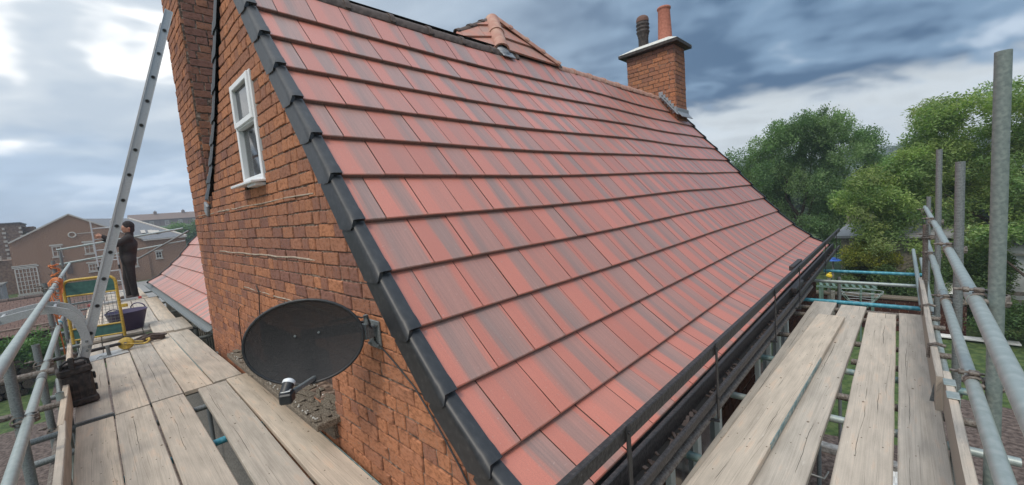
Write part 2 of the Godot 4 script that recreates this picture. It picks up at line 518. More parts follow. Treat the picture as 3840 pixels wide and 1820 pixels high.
	M.rubble = spotted([[0.2, lin(0.15, 0.14, 0.11)], [0.7, lin(0.34, 0.31, 0.25)]], 0.05, 0.6, 0.95)
	M.bark = spotted([[0.3, lin(0.045, 0.034, 0.026)], [0.7, lin(0.10, 0.08, 0.06)]], 0.04, 2.0, 0.95, 0, 5.0)
	M.leaf = mat(Color.WHITE, 0.6, 0.0, 0.3)
	M.leaf.vertex_color_use_as_albedo = true
	M.leaf.backlight_enabled = true
	M.leaf.backlight = Color(0.8, 0.9, 0.5)
	M.green_paint = mat(lin(0.12, 0.19, 0.16), 0.6)
	M.blue = mat(lin(0.03, 0.10, 0.38), 0.5)
	M.bright_yellow = mat(lin(0.7, 0.5, 0.03), 0.6)
	M.wood_grey = spotted([[0.2, lin(0.12, 0.115, 0.10)], [0.7, lin(0.22, 0.21, 0.19)]], 0.03, 2.0, 0.9)
	M.concrete = spotted([[0.2, lin(0.20, 0.195, 0.185)], [0.7, lin(0.34, 0.33, 0.315)]], 0.03, 1.0, 0.95, 0, 3.0)


func _ready():
	rng.seed = 77
	# ---- camera, sky, sun, exposure
	var cam := Camera3D.new()
	cam.name = "camera"
	cam.fov = 61.52
	cam.near = 0.05
	cam.far = 3000.0
	add_child(cam)
	var look := Vector3(0.71725, -0.09472, -0.69038)
	var up := Vector3(0.12589, 0.99203, -0.00531)
	cam.transform = Transform3D(Basis(look.cross(up).normalized(), up, -look).orthonormalized(), Vector3.ZERO)
	cam.current = true
	var we := WorldEnvironment.new()
	we.name = "world"
	var env := Environment.new()
	env.background_mode = Environment.BG_SKY
	var sky := Sky.new()
	var sm := PanoramaSkyMaterial.new()
	sm.panorama = ImageTexture.create_from_image(sky_picture())
	sky.sky_material = sm
	env.sky = sky
	env.tonemap_mode = Environment.TONE_MAPPER_LINEAR
	env.tonemap_exposure = 1.12
	env.sdfgi_enabled = true
	env.ssao_enabled = true
	env.ssil_enabled = true
	env.fog_enabled = true
	env.fog_density = 0.0012
	env.fog_light_color = Color(0.80, 0.84, 0.90)
	we.environment = env
	add_child(we)
	var sun := DirectionalLight3D.new()
	sun.name = "sun"
	sun.light_energy = 0.5
	sun.light_color = Color(1.0, 0.955, 0.89)
	sun.light_angular_distance = 14.0
	sun.shadow_enabled = true
	add_child(sun)
	sun.look_at_from_position(Vector3(-5.2, 7.0, 1.6), Vector3.ZERO)
	make_materials()
	build_ground()
	build_house()
	build_wing()
	build_scaffolds()
	build_boards()
	build_dish()
	build_ladder()
	build_left_things()
	build_person()
	build_school()
	build_garden()
	build_trees()


# ------------------------------------------------------------------ the ground
func build_ground():
	var b := Mb.new()
	b.quad(Vector3(-1500, 0, 1500), Vector3(1500, 0, 1500), Vector3(1500, 0, -1500), Vector3(-1500, 0, -1500))
	struct("ground", b.done(), M.grass).position.y = GROUND
	b = Mb.new()
	b.quad(Vector3(-1.4, 0, 7.0), Vector3(13.2, 0, 7.0), Vector3(13.6, 0, 0.2), Vector3(-1.4, 0, 0.2))
	b.quad(Vector3(-1.4, 0, 0.2), Vector3(10.6, 0, 0.2), Vector3(10.2, 0, -1.2), Vector3(-1.4, 0, -1.2))
	struct("path", b.done(), M.soil).position.y = GROUND + 0.006
	b = Mb.new()
	b.quad(Vector3(-1.5, 0, -1.2), Vector3(1.1, 0, -1.2), Vector3(1.1, 0, -24), Vector3(-1.5, 0, -24))
	struct("paving", b.done(), M.soil).position.y = GROUND + 0.01
	b = Mb.new()
	b.quad(Vector3(-9, 0, -1.2), Vector3(-1.5, 0, -1.2), Vector3(-1.5, 0, -18.8), Vector3(-9, 0, -18.8))
	struct("soil", b.done(), M.soil).position.y = GROUND + 0.010
	b = Mb.new()
	b.quad(Vector3(-40, 0, -31), Vector3(40, 0, -31), Vector3(40, 0, -64), Vector3(-40, 0, -64))
	struct("yard", b.done(), M.concrete).position.y = GROUND + 0.006
	b = Mb.new()      # the wooded hill in the east and the low ridge in the north
	for h in [[Vector2(330, -40), Vector2(90, 260), 13.0], [Vector2(10, -235), Vector2(300, 70), 3.5], [Vector2(420, 190), Vector2(90, 260), 16.0]]:
		b.soft()
		var n := 22
		var at := func(i: int, j: int) -> Vector3:
			var u := (float(i) / n * 2.0 - 1.0)
			var w := (float(j) / n * 2.0 - 1.0)
			var e := maxf(0.0, 1.0 - u * u) * maxf(0.0, 1.0 - w * w)
			return Vector3(h[0].x + u * h[1].x, GROUND - 0.4 + (h[2] + 5.4) * sqrt(e) * (0.92 + 0.1 * sin(u * 7.0 + w * 4.0)), h[0].y + w * h[1].y)
		for i in n:
			for j in n:
				b.quad(at.call(i, j + 1), at.call(i + 1, j + 1), at.call(i + 1, j), at.call(i, j))
	struct("hills", b.done(), spotted([[0.2, lin(0.022, 0.042, 0.014)], [0.5, lin(0.04, 0.07, 0.022)], [0.8, lin(0.07, 0.10, 0.035)]], 0.04, 0.05, 0.95))


# ------------------------------------------------------------------ brickwork
var brick_cache := {}

func brick_mesh(cell: int, l: float, h: float, k: int) -> ArrayMesh:
	var key := "%d/%d/%d/%d" % [cell, int(round(l * 100.0)), int(round(h * 1000.0)), k]
	if brick_cache.has(key): return brick_cache[key]
	var r := RandomNumberGenerator.new()
	r.seed = hash(key)
	var b := Mb.new()
	b.flat()
	var c := 0.0045
	var o := Vector2((cell % 8) / 8.0 + 0.004, (cell / 8) / 8.0 + 0.008)
	var s := Vector2(0.117, 0.109)
	var f := []
	var e := []
	for q in [[-1, -1], [1, -1], [1, 1], [-1, 1]]:
		var j := Vector3(r.randf_range(-0.003, 0.003), r.randf_range(-0.003, 0.003), 0)
		f.append(Vector3(q[0] * (l / 2 - c), q[1] * (h / 2 - c), r.randf_range(-0.002, 0.003)) + j)
		e.append(Vector3(q[0] * l / 2, q[1] * h / 2, -c) + j)
	var uv := func(p: Vector3) -> Vector2: return o + Vector2((p.x / maxf(l, 0.16) + 0.5) * s.x, (0.5 - p.y / h) * s.y)
	b.quad_uv(f[0], f[1], f[2], f[3], uv.call(f[0]), uv.call(f[1]), uv.call(f[2]), uv.call(f[3]))
	for i in 4:
		var n := (i + 1) % 4
		b.quad_uv(e[i], e[n], f[n], f[i], uv.call(e[i]), uv.call(e[n]), uv.call(f[n]), uv.call(f[i]))
		var bi: Vector3 = e[i] - Vector3(0, 0, 0.025)
		var bn: Vector3 = e[n] - Vector3(0, 0, 0.025)
		b.quad_uv(bi, bn, e[n], e[i], uv.call(e[i]), uv.call(e[n]), uv.call(e[n]), uv.call(e[i]))
	b.st.generate_normals()
	b.st.generate_tangents()
	brick_cache[key] = b.st.commit()
	return brick_cache[key]

# frame: x along the wall, y up, z out of it. free(y) gives the stretches [from, to] of wall at that height
func brickwork(parent: Node3D, frame: Transform3D, v0: float, v1: float, free: Callable, singles: int, tone: Callable, gauge := 0.0835, thick := 0.2, sd := 1, bm: Material = null):
	if bm == null: bm = M.brick
	var r := RandomNumberGenerator.new()
	r.seed = sd
	var list := []
	var bed := Mb.new()
	var n := int(round((v1 - v0) / gauge))
	for k in n:
		var y := v0 + (k + 0.5) * gauge
		for g in free.call(y):
			bed.box(frame * Vector3((g[0] + g[1]) / 2.0, y, -0.0065 - thick / 2.0), Vector3(g[1] - g[0], gauge, thick), frame.basis)
			var header: bool = (k + sd) % 5 == 0
			var step := 0.1125 if header else 0.225
			var x: float = floor(g[0] / step) * step - step + (0.5 * step if k % 2 else 0.0) + 0.02 * sin(k * 3.7)
			while x < g[1]:
				var l := step - 0.011
				var a: float = maxf(x, g[0])
				var z: float = minf(x + l, g[1])
				if not header and r.randf() < 0.10:      # a stretcher's place taken by two headers
					var m := x + 0.1125
					if m - 0.011 - a > 0.03 and m < z:
						list.append([a, m - 0.011, y])
						a = m
				if z - a > 0.03: list.append([a, z, y])
				x += step
	part("mortar_bed", bed, M.mortar, parent)
	for q in list:
		q.append((frame * Vector3((q[0] + q[1]) / 2.0, q[2], 0)).length())
	list.sort_custom(func(a, b): return a[3] < b[3])
	var rest := Mb.new()
	for i in list.size():
		var q = list[i]
		var row: int = clampi(int(tone.call((q[0] + q[1]) / 2.0, q[2]) * 7.0 + r.randfn() * 1.9), 0, 7)
		var m := brick_mesh(row * 8 + r.randi() % 8, q[1] - q[0], gauge - r.randf_range(0.005, 0.009), r.randi() % 2)
		var xf := frame * Transform3D(Basis(Vector3.BACK, r.randf_range(-0.008, 0.008)).rotated(Vector3.UP, r.randf_range(-0.012, 0.012)), Vector3((q[0] + q[1]) / 2.0, q[2] + r.randf_range(-0.003, 0.003), r.randf_range(-0.002, 0.004)))
		if i < singles: put("brick", m, bm, parent, parent.transform.affine_inverse() * xf if parent.get_parent() == self else xf)
		else: rest.add(m, xf)
	if list.size() > singles:
		rest.st.generate_tangents()
		stuff(put("brick", rest.st.commit(), bm, parent))


# ------------------------------------------------------------------ the house
var prof := [Vector2(-3.63, 1.91), Vector2(-3.386, 1.58), Vector2(-3.19, 1.318), Vector2(-2.977, 1.045), Vector2(-2.76, 0.78), Vector2(-2.545, 0.516), Vector2(-2.345, 0.255), Vector2(-2.135, -0.017), Vector2(-1.915, -0.29), Vector2(-1.695, -0.555), Vector2(-1.46, -0.81), Vector2(-1.2, -1.035), Vector2(-0.93, -1.2)]
var far_verge := [Vector2(-3.66, 1.97), Vector2(-4.12, 1.876), Vector2(-4.417, 1.495), Vector2(-4.782, 1.035), Vector2(-5.144, 0.678), Vector2(-5.56, 0.36)]
const ROOF_X0 := 1.06
const ROOF_X1 := 9.17

func sag(x: float) -> float:     # an old roof that dips between its trusses
	return -0.028 * exp(-pow((x - 3.1) / 1.5, 2)) + 0.008 * exp(-pow((x - 5.6) / 0.9, 2)) - 0.014 * exp(-pow((x - 7.2) / 0.8, 2))

func along(line: Array, y: float) -> float:    # z where a falling (z, y) line passes height y
	for k in line.size() - 1:
		if y <= line[k].y and y >= line[k + 1].y:
			return lerpf(line[k].x, line[k + 1].x, (line[k].y - y) / (line[k].y - line[k + 1].y))
	return line[0].x if y > line[0].y else line[-1].x

func tile_mesh(cell: int, w: float, l: float, t := 0.028) -> ArrayMesh:   # butt at z = 0, upper end at z = -l, top at y = 0
	var b := Mb.new()
	b.flat()
	var o := Vector2((cell % 8) / 8.0 + 0.003, (cell / 8) / 4.0 + 0.004)
	var s := Vector2(0.119, 0.242)
	var x := w / 2.0
	var c := 0.005
	var f := [o, s]
	var uv := func(p: Vector3) -> Vector2: return f[0] + Vector2((p.x / 0.29 + 0.5) * f[1].x, clampf(1.0 + p.z / 0.40, 0, 1) * f[1].y)
	var q := func(a, bb, cc, d): b.quad_uv(a, bb, cc, d, uv.call(a), uv.call(bb), uv.call(cc), uv.call(d))
	q.call(Vector3(-x + 0.002, 0, -c), Vector3(x - 0.002, 0, -c), Vector3(x - 0.002, 0, -l), Vector3(-x + 0.002, 0, -l))
	q.call(Vector3(-x, -c, 0), Vector3(x, -c, 0), Vector3(x - 0.002, 0, -c), Vector3(-x + 0.002, 0, -c))
	f[0] = Vector2(7 / 8.0 + 0.01, 3 / 4.0 + 0.01)
	f[1] = Vector2(0.10, 0.22)
	q.call(Vector3(-x, -t, 0), Vector3(x, -t, 0), Vector3(x, -c, 0), Vector3(-x, -c, 0))
	q.call(Vector3(-x, -t, -l), Vector3(-x, -t, 0), Vector3(-x, -c, 0), Vector3(-x + 0.002, 0, -l))
	q.call(Vector3(x, -t, 0), Vector3(x, -t, -l), Vector3(x - 0.002, 0, -l), Vector3(x, -c, 0))
	return b.done()

func roof_tiles(parent: Node3D, lines: Array, u0: float, u1: float, frame: Transform3D, bend: Callable, singles: int, sd: int, butt_mat: Material):
	# lines: (out, up) of each butt, ridge first; frame: x along the eaves, y up, z out
	var r := RandomNumberGenerator.new()
	r.seed = sd
	var cache := {}
	var list := []
	var butts := Mb.new()
	for k in range(1, lines.size()):
		var L: Vector2 = lines[k]
		var U: Vector2 = lines[k - 1]
		var dir := (L - U).normalized()
		var n := Vector2(-dir.y, dir.x)
		if k > 1: U -= n * 0.030
		var d := (L - U).normalized()
		n = Vector2(-d.y, d.x)
		var len := L.distance_to(U) + (0.05 if k > 1 else 0.0)
		var x := u0 - (0.145 if k % 2 else 0.0)
		while x < u1 - 0.01:
			var a := maxf(x, u0)
			var z := minf(x + 0.29, u1)
			if z - a > 0.03:
				var c := (a + z) / 2.0
				var s: float = bend.call(c)
				var sl: float = (bend.call(c + 0.1) - bend.call(c - 0.1)) / 0.2
				var nn := Vector3(0, n.y, n.x)
				var p := Vector3(c, L.y, L.x) + nn * (s + r.randf_range(-0.0015, 0.0015))
				var bx := (Vector3(1, 0, 0) + nn * sl).normalized()
				var bz := Vector3(0, d.y, d.x)
				bz = (bz - bx * bz.dot(bx)).normalized()
				var by := bz.cross(bx)
				var xf := frame * Transform3D(Basis(bx, by, bz).rotated(nn, r.randf_range(-0.004, 0.004)).rotated(bz, r.randf_range(-0.003, 0.003)), p)
				list.append([xf.origin.length(), xf, r.randi() % 31, z - a - 0.002, len])
			x += 0.29
	list.sort_custom(func(a, b): return a[0] < b[0])
	var rest := Mb.new()
	for i in list.size():
		var q = list[i]
		var key := "%d/%d/%d" % [q[2], int(round(q[3] * 200)), int(round(q[4] * 50))]
		if not cache.has(key): cache[key] = tile_mesh(q[2], q[3], q[4])
		if i < singles: put("roof_tile", cache[key], M.tile, parent, q[1])
		else: rest.add(cache[key], q[1])
	if list.size() > singles: stuff(put("roof_tile", rest.st.commit(), M.tile, parent))

func verge_mesh(l: float, down: float, x_in: float, x_out: float, deep := 0.155) -> ArrayMesh:
	# a dry verge cap: flange over the tiles, rounded arris, skirt down the wall. Lower end at z = 0; the upper end lies at -down * l
	var b := Mb.new()
	var sg := signf(x_in - x_out)
	var pr := func(grow: float, cut: float) -> Array:
		return [Vector2(x_in, 0.010 + grow), Vector2(x_out + sg * 0.03, 0.010 + grow), Vector2(x_out + sg * 0.010, 0.005 + grow), Vector2(x_out - sg * grow, -0.008), Vector2(x_out - sg * grow, -0.030), Vector2(x_out - sg * grow, -deep + cut)]
	var stations := [[-l - 0.04, -0.004, 0.012, -0.014], [-0.085, 0.0, 0.0, 0.0], [-0.055, 0.005, 0.0, 0.003], [0.0, 0.007, 0.055, 0.004]]
	var rows := []
	for s in stations:
		var row := []
		var pp: Array = pr.call(s[1], s[2])
		for i in pp.size():
			var q: Vector2 = pp[i]
			var zz: float = s[0] + (0.035 if s[0] == 0.0 and i >= 3 and i < 5 else 0.0)
			row.append(Vector3(q.x, q.y + s[3], down * zz))
		rows.append(row)
	b.soft()
	var turn := (sg * down) > 0.0
	for k in rows.size() - 1:
		for i in rows[k].size() - 1:
			var a: Vector3 = rows[k][i]; var c: Vector3 = rows[k][i + 1]; var d: Vector3 = rows[k + 1][i + 1]; var e: Vector3 = rows[k + 1][i]
			if turn: b.quad(a, c, d, e)
			else: b.quad(a, e, d, c)
	b.flat()
	var last: Array = rows[-1]
	for i in last.size() - 1:                     # the thick lip at the lower end
		var a: Vector3 = last[i]; var c: Vector3 = last[i + 1]
		var off := Vector3(sg * 0.022, -0.010, 0)
		if i < 2: off = Vector3(0, -0.022, 0)
		if turn: b.quad(a, c, c + off, a + off)
		else: b.quad(a, a + off, c + off, c)
	return b.done()

func half_round(l: float, r: float, t := 0.016) -> ArrayMesh:    # a ridge tile along x, its springing at y = 0, with a collar at one end
	var b := Mb.new()
	var n := 10
	for seg in [[-l / 2, l / 2, r], [l / 2 - 0.045, l / 2 + 0.006, r + 0.010]]:
		for k in n:
			var a0: float = PI * k / n
			var a1: float = PI * (k + 1) / n
			var p := func(a: float, rr: float, x: float) -> Vector3: return Vector3(x, sin(a) * rr, cos(a) * rr)
			b.soft()
			b.quad(p.call(a0, seg[2], seg[0]), p.call(a0, seg[2], seg[1]), p.call(a1, seg[2], seg[1]), p.call(a1, seg[2], seg[0]))
			b.flat()
			for e in [[seg[1], 1], [seg[0], -1]]:
				var q := [p.call(a0, seg[2], e[0]), p.call(a1, seg[2], e[0]), p.call(a1, seg[2] - t, e[0]), p.call(a0, seg[2] - t, e[0])]
				if e[1] > 0: b.quad(q[0], q[3], q[2], q[1])
				else: b.quad(q[0], q[1], q[2], q[3])
	for s in [-1.0, 1.0]:
		b.box(Vector3(0, -0.006, s * (r - t / 2)), Vector3(l, 0.012, t))
	return b.done()

func between(a: Vector3, b: Vector3, up: Vector3) -> Transform3D:     # x from a to b, y as near up as can be
	var x := (b - a).normalized()
	var y := (up - x * up.dot(x)).normalized()
	return Transform3D(Basis(x, y, x.cross(y)), (a + b) / 2.0)

func strips(parent: Node3D, corners: Array, gauge: float, m: Material, called: String):   # tile courses on a small facet; first edge is the lower one
	var e: Vector3 = (corners[1] - corners[0]).normalized()
	var n: Vector3 = (corners[1] - corners[0]).cross(corners[2] - corners[0]).normalized()
	var s := n.cross(e)
	var poly := PackedVector2Array()
	var top := 0.0
	for c in corners:
		var q := Vector2((c - corners[0]).dot(e), (c - corners[0]).dot(s))
		poly.append(q)
		top = maxf(top, q.y)
	var y := 0.0
	var k := 0
	while y < top:
		var x := -6.0 - (0.145 if k % 2 else 0.0)
		while x < 6.0:
			var cell := PackedVector2Array([Vector2(x + 0.002, y - 0.03), Vector2(x + 0.288, y - 0.03), Vector2(x + 0.288, y + gauge), Vector2(x + 0.002, y + gauge)])
			for p in Geometry2D.intersect_polygons(poly, cell):
				if p.size() < 3: continue
				var b := Mb.new()
				var tilt := Basis(e, s, n).rotated(e, -0.026 / gauge)
				b.extrude(p, 0.022, Transform3D(tilt, corners[0] + n * 0.03 + (n * y * 0.026 / gauge)))
				part(called, b, m, parent)
			x += 0.29
		y += gauge
		k += 1

func build_house():
	var house := thing("brick_house", "red brick house with new red and grey concrete tile roof", "house")
	# ---- gable wall
	var wall := Mb.new()
	wall.box(Vector3(5.1, -3.5, -3.9), Vector3(7.7, 3.8, 5.3))
	var gable := part("gable_wall", wall, M.mortar, house)
	var fr := Transform3D(Basis(Vector3(0, 0, 1), Vector3.UP, Vector3(-1, 0, 0)), Vector3(1.0, 0, 0))
	var shoulder := [Vector2(-4.0, 1.86), Vector2(-4.208, 1.593), Vector2(-4.505, 1.222), Vector2(-4.749, 0.971), Vector2(-5.036, 0.693), Vector2(-5.5, 0.2)]
	var free := func(y: float) -> Array:
		var hi: float = along(prof, y + 0.05) - 0.10 if y > -1.15 else -1.13
		var lo: float = along(shoulder, y) if y > 0.2 else -6.56
		var out := []
		if y > 0.2: out.append([-6.54 + 0.01 * y, -5.633])
		var cuts := []
		if y > 0.345 and y < 1.160: cuts.append([-4.065, -3.495])
		if y > -1.28 and y < -0.86: cuts.append([-4.25, -2.7])
		var a := lo
		for c in cuts:
			out.append([a, c[0]])
			a = c[1]
		if hi > a + 0.02: out.append([a, hi])
		return out
	var tone := func(u: float, y: float) -> float:
		var t := 0.24
		if y < 0.10 and y > -0.50: t = 0.66
		elif y <= -0.5 and y > -0.75: t = 0.45
		elif y > 0.9: t = 0.36
		if u < -4.6: t = maxf(t, 0.45)
		if y < -0.5 and u > -3.0: t = 0.10
		return t
	brickwork(gable, fr, -2.2, 2.4, free, 215, tone, 0.0835, 0.22, 3)
	for q in [[0.168, -6.4, -2.62], [0.173, -5.2, -4.55], [-0.252, -5.4, -2.72], [-0.585, -4.6, -2.62]]:     # beds repointed in a paler mortar
		var b := Mb.new()
		var p := []
		for k in 15:
			var z: float = lerpf(q[1], q[2], k / 14.0)
			p.append(Vector3(0.999 + 0.003 * sin(k * 2.3), q[0] + 0.004 * sin(k * 1.7), z))
		b.sweep(p, 0.0075 if q[0] < 0.0 and q[0] > -0.4 else 0.0055, 6)
		part("mortar_joint", b, M.pale_mortar, gable)
	# ---- tall chimney breast at the far end of the gable
	var far := Mb.new()
	far.box(Vector3(1.37, 2.2, -6.09), Vector3(0.68, 4.0, 0.86))
	var breast := part("chimney_breast", far, M.mortar, house)
	brickwork(breast, Transform3D(Basis(Vector3(1, 0, 0), Vector3.UP, Vector3(0, 0, 1)), Vector3(0, 0, -5.63)), 0.2, 3.4, func(_y): return [[1.027, 1.72]], 0, func(_u, _y): return 1.0, 0.0835, 0.05, 8)
	brickwork(breast, fr, 2.4, 3.4, func(_y): return [[-6.52, -5.633]], 0, func(_u, _y): return 0.6, 0.0835, 0.2, 9)
	# ---- the recess behind the dish, with its ledge
	var rec := Mb.new()
	rec.box(Vector3(1.19, -1.07, -3.475), Vector3(0.03, 0.44, 1.56))
	part("recess_board", rec, M.brown_tile, house)
	var led := Mb.new()
	var r := RandomNumberGenerator.new()
	r.seed = 4
	led.box(Vector3(0.995, -1.308, -3.83), Vector3(0.29, 0.045, 2.36), Basis(), 0.006)
	led.box(Vector3(1.06, -1.40, -3.83), Vector3(0.18, 0.13, 2.22), Basis(), 0.008)
	var ledge := part("stone_ledge", led, M.stone, house)
	var crumbs := Mb.new()
	for k in 110:
		var z := r.randf_range(-5.0, -2.68)
		var x := r.randf_range(0.865, 1.10)
		crumbs.box(Vector3(x, -1.285 + (x - 0.86) * 0.05 + r.randf_range(-0.004, 0.006), z), Vector3(r.randf_range(0.02, 0.07), r.randf_range(0.003, 0.007), r.randf_range(0.05, 0.14)), Basis.from_euler(Vector3(r.randf_range(-0.15, 0.15), r.randf_range(-0.4, 0.4), r.randf_range(-0.15, 0.15))), 0.003)
	stuff(part("flaking_mortar", crumbs, M.stone, ledge))
	crumbs = Mb.new()
	for k in 90:
		crumbs.box(Vector3(r.randf_range(0.862, 0.885) if k % 3 else r.randf_range(1.04, 1.09), -1.272, -2.72 - pow(r.randf(), 1.5) * 2.2), Vector3.ONE * r.randf_range(0.004, 0.009), Basis.from_euler(Vector3(r.randf() * 3, r.randf() * 3, 0)), 0.001)
	stuff(part("white_flake", crumbs, M.lime, ledge))
	# ---- window in the gable
	var b := Mb.new()
	var wz0 := -4.055
	var wz1 := -3.505
	var wc := (wz0 + wz1) / 2
	for s in [wz0 + 0.0225, wz1 - 0.0225]: b.box(Vector3(1.022, 0.752, s), Vector3(0.07, 0.81, 0.045), Basis(), 0.004)
	for s in [[0.370, 0.045], [0.815, 0.045], [1.135, 0.045]]: b.box(Vector3(1.022, s[0], wc), Vector3(0.066, s[1], wz1 - wz0 - 0.091), Basis(), 0.005)
	var win := part("window", b, M.white, house)
	b = Mb.new()
	for z in [wz0 + 0.047, wz1 - 0.047]: b.box(Vector3(0.992, 0.977, z), Vector3(0.04, 0.345, 0.045), Basis(), 0.005)
	for y in [0.827, 1.127]: b.box(Vector3(0.992, y, wc), Vector3(0.036, 0.045, wz1 - wz0 - 0.139), Basis(), 0.005)
	part("opening_light", b, M.white, win)
	b = Mb.new(); b.box(Vector3(1.006, 0.977, wc), Vector3(0.006, 0.275, 0.42)); part("pane", b, M.glass, win)
	b = Mb.new(); b.box(Vector3(1.03, 0.598, wc), Vector3(0.006, 0.42, 0.47)); part("pane", b, M.clear, win)
	b = Mb.new()
	b.quad(Vector3(1.10, 0.38, wz0 + 0.05), Vector3(1.10, 0.38, wz0 + 0.30), Vector3(1.11, 0.82, wz0 + 0.12), Vector3(1.11, 0.82, wz0 + 0.05))
	b.quad(Vector3(1.13, 0.38, wz1 - 0.26), Vector3(1.13, 0.38, wz1 - 0.02), Vector3(1.13, 0.82, wz1 - 0.02), Vector3(1.13, 0.82, wz1 - 0.08))
	part("curtain", b, M.curtain, win)
	b = Mb.new(); b.box(Vector3(1.25, 0.76, wc), Vector3(0.02, 0.9, 0.8)); part("dark_room", b, M.felt, win)
	b = Mb.new()
	b.box(Vector3(0.955, 0.333, -3.79), Vector3(0.12, 0.020, 0.60), Basis(Vector3.BACK, 0.10), 0.004)
	b.box(Vector3(0.965, 0.310, -3.62), Vector3(0.075, 0.024, 0.22), Basis(), 0.004)
	part("sill", b, M.white, win)
	# ---- roof: battens and felt below, then every tile
	b = Mb.new()
	for k in prof.size() - 1:
		var a: Vector2 = prof[k] - Vector2(0.035, 0.05)
		var c: Vector2 = prof[k + 1] - Vector2(0.035, 0.05)
		b.quad(Vector3(1.02, c.y, c.x), Vector3(9.13, c.y, c.x), Vector3(9.13, a.y, a.x), Vector3(1.02, a.y, a.x))
	for k in far_verge.size() - 1:
		var a: Vector2 = far_verge[k]
		var c: Vector2 = far_verge[k + 1]
		b.quad(Vector3(9.13, c.y, c.x), Vector3(1.03, c.y, c.x), Vector3(1.03, a.y, a.x), Vector3(9.13, a.y, a.x))
	part("roof_felt", b, M.felt, house)
	roof_tiles(house, prof, ROOF_X0, ROOF_X1, Transform3D(), sag, 300, 6, M.brown_tile)
	# ---- dry verges
	for k in range(1, prof.size()):
		var L: Vector2 = prof[k]
		var U: Vector2 = prof[k - 1]
		var s := Vector3(0, L.y - U.y, L.x - U.x).normalized()
		var n := Vector3(1, 0, 0).cross(s) * -1.0
		var len := L.distance_to(U)
		put("verge_cap", verge_mesh(len, 1.0, 1.062, 0.984, 0.132), M.plastic, house, Transform3D(Basis(Vector3.RIGHT, n, s), Vector3(0, L.y, L.x) + s * 0.012))
		put("verge_cap", verge_mesh(len, 1.0, 9.10, 9.19, 0.10), M.plastic, house, Transform3D(Basis(Vector3.RIGHT, n, s), Vector3(0, L.y, L.x) + s * 0.008))
	var total := 0.0
	for k in range(1, far_verge.size() - 1):
		var a := Vector3(0, far_verge[k].y, far_verge[k].x)
		var c := Vector3(0, far_verge[k + 1].y, far_verge[k + 1].x)
		var s := (c - a).normalized()
		var n := s.cross(Vector3.RIGHT) * -1.0
		var cnt := int(round(a.distance_to(c) / 0.30))
		for j in cnt:
			var p := a.lerp(c, (j + 1.0) / cnt)
			put("verge_cap", verge_mesh(a.distance_to(c) / cnt, -1.0, 1.08, 0.972, 0.10), M.plastic, house, Transform3D(Basis(Vector3.RIGHT, n, -s), p))
	b = Mb.new(); b.box(Vector3(0.985, 0.225, -5.66), Vector3(0.03, 0.13, 0.13), Basis(Vector3.RIGHT, 0.5), 0.008)
	part("lead_flashing", b, M.lead, house)
	# ---- ridges
	var x := 1.0
	var hr := half_round(0.448, 0.105)
	while x < 3.75:
		put("ridge_tile", hr, M.brown_tile, house, Transform3D(Basis(Vector3.BACK, rng.randf_range(-0.006, 0.006)), Vector3(x + 0.225, 1.868 + sag(x), -3.70)))
		x += 0.45
	x = 5.02
	hr = half_round(0.448, 0.10)
	while x < 8.3:
		put("ridge_tile", hr, M.ridge, house, Transform3D(Basis(Vector3.BACK, rng.randf_range(-0.012, 0.012)), Vector3(x + 0.225, 1.872 + rng.randf_range(-0.004, 0.006), -3.69)))
		x += 0.45
	# ---- the hipped cross roof behind the ridge
	var A := Vector3(4.25, 2.53, -4.12)
	var B := Vector3(3.88, 1.905, -3.64)
	var C := Vector3(5.02, 1.895, -3.63)
	var D := Vector3(3.604, 2.22, -4.138)
	var E0 := Vector3(3.30, 1.88, -3.95)
	b = Mb.new()
	var F := Vector3(5.0, 1.7, -5.2)
	b.tri(A, B, C); b.tri(A, E0, B); b.tri(A, D, E0); b.tri(A, C, F); b.tri(A, F, D)
	var cross := part("cross_roof", b, M.brown_tile, house)
	var plain := spotted([[0.25, lin(0.33, 0.20, 0.165)], [0.5, lin(0.42, 0.21, 0.16)], [0.8, lin(0.46, 0.185, 0.13)]], 0.012, 1.6, 0.62)
	strips(cross, [B, C, A], 0.34, plain, "roof_tile")
	strips(cross, [E0, B, A, D], 0.34, plain, "roof_tile")
	for q in [[A, B, Vector3(-0.55, 0.6, 0.6), 0.098, 2], [A, C, Vector3(0.6, 0.7, 0.1), 0.085, 4], [A, D, Vector3(0, 1, -0.3), 0.05, 3]]:
		var a: Vector3 = q[0]
		var c: Vector3 = q[1]
		var cnt: int = q[4]
		for k in cnt:
			var p: Vector3 = a.lerp(c, float(k) / cnt)
			var e: Vector3 = a.lerp(c, (k + 1.0) / cnt)
			put("hip_tile", half_round(p.distance_to(e) - 0.004, q[3]), M.brown_tile if q[3] < 0.06 else M.ridge, cross, between(p, e, q[2]).translated(q[2].normalized() * 0.004 * (cnt - k)))
	b = Mb.new()
	b.lathe([Vector2(0.12, -0.02), Vector2(0.10, 0.012), Vector2(0.07, 0.03), Vector2(0.0, 0.04)], 14, Transform3D(Basis(Vector3.RIGHT, 0.85).scaled(Vector3(0.85, 1, 1)), Vector3(3.90, 1.93, -3.63)))
	b.box(Vector3(3.93, 1.86, -3.58), Vector3(0.22, 0.016, 0.11), Basis(Vector3.RIGHT, 0.9), 0.006)
	part("lead_saddle", b, M.lead, cross)
	b = Mb.new(); b.box(Vector3(4.25, 2.57, -4.13), Vector3(0.15, 0.03, 0.15), Basis(), 0.012); part("lead_cap", b, M.lead, cross)
	b = Mb.new(); b.box(Vector3(5.03, 1.94, -3.66), Vector3(0.16, 0.05, 0.16), Basis(Vector3.BACK, -0.5), 0.02); part("lead_saddle", b, M.lead, cross)
	# ---- the right-hand stack
	b = Mb.new()
	b.box(Vector3(8.725, 1.9, -3.775), Vector3(0.52, 1.9, 1.0))
	var stack := part("chimney_stack", b, M.mortar, house)
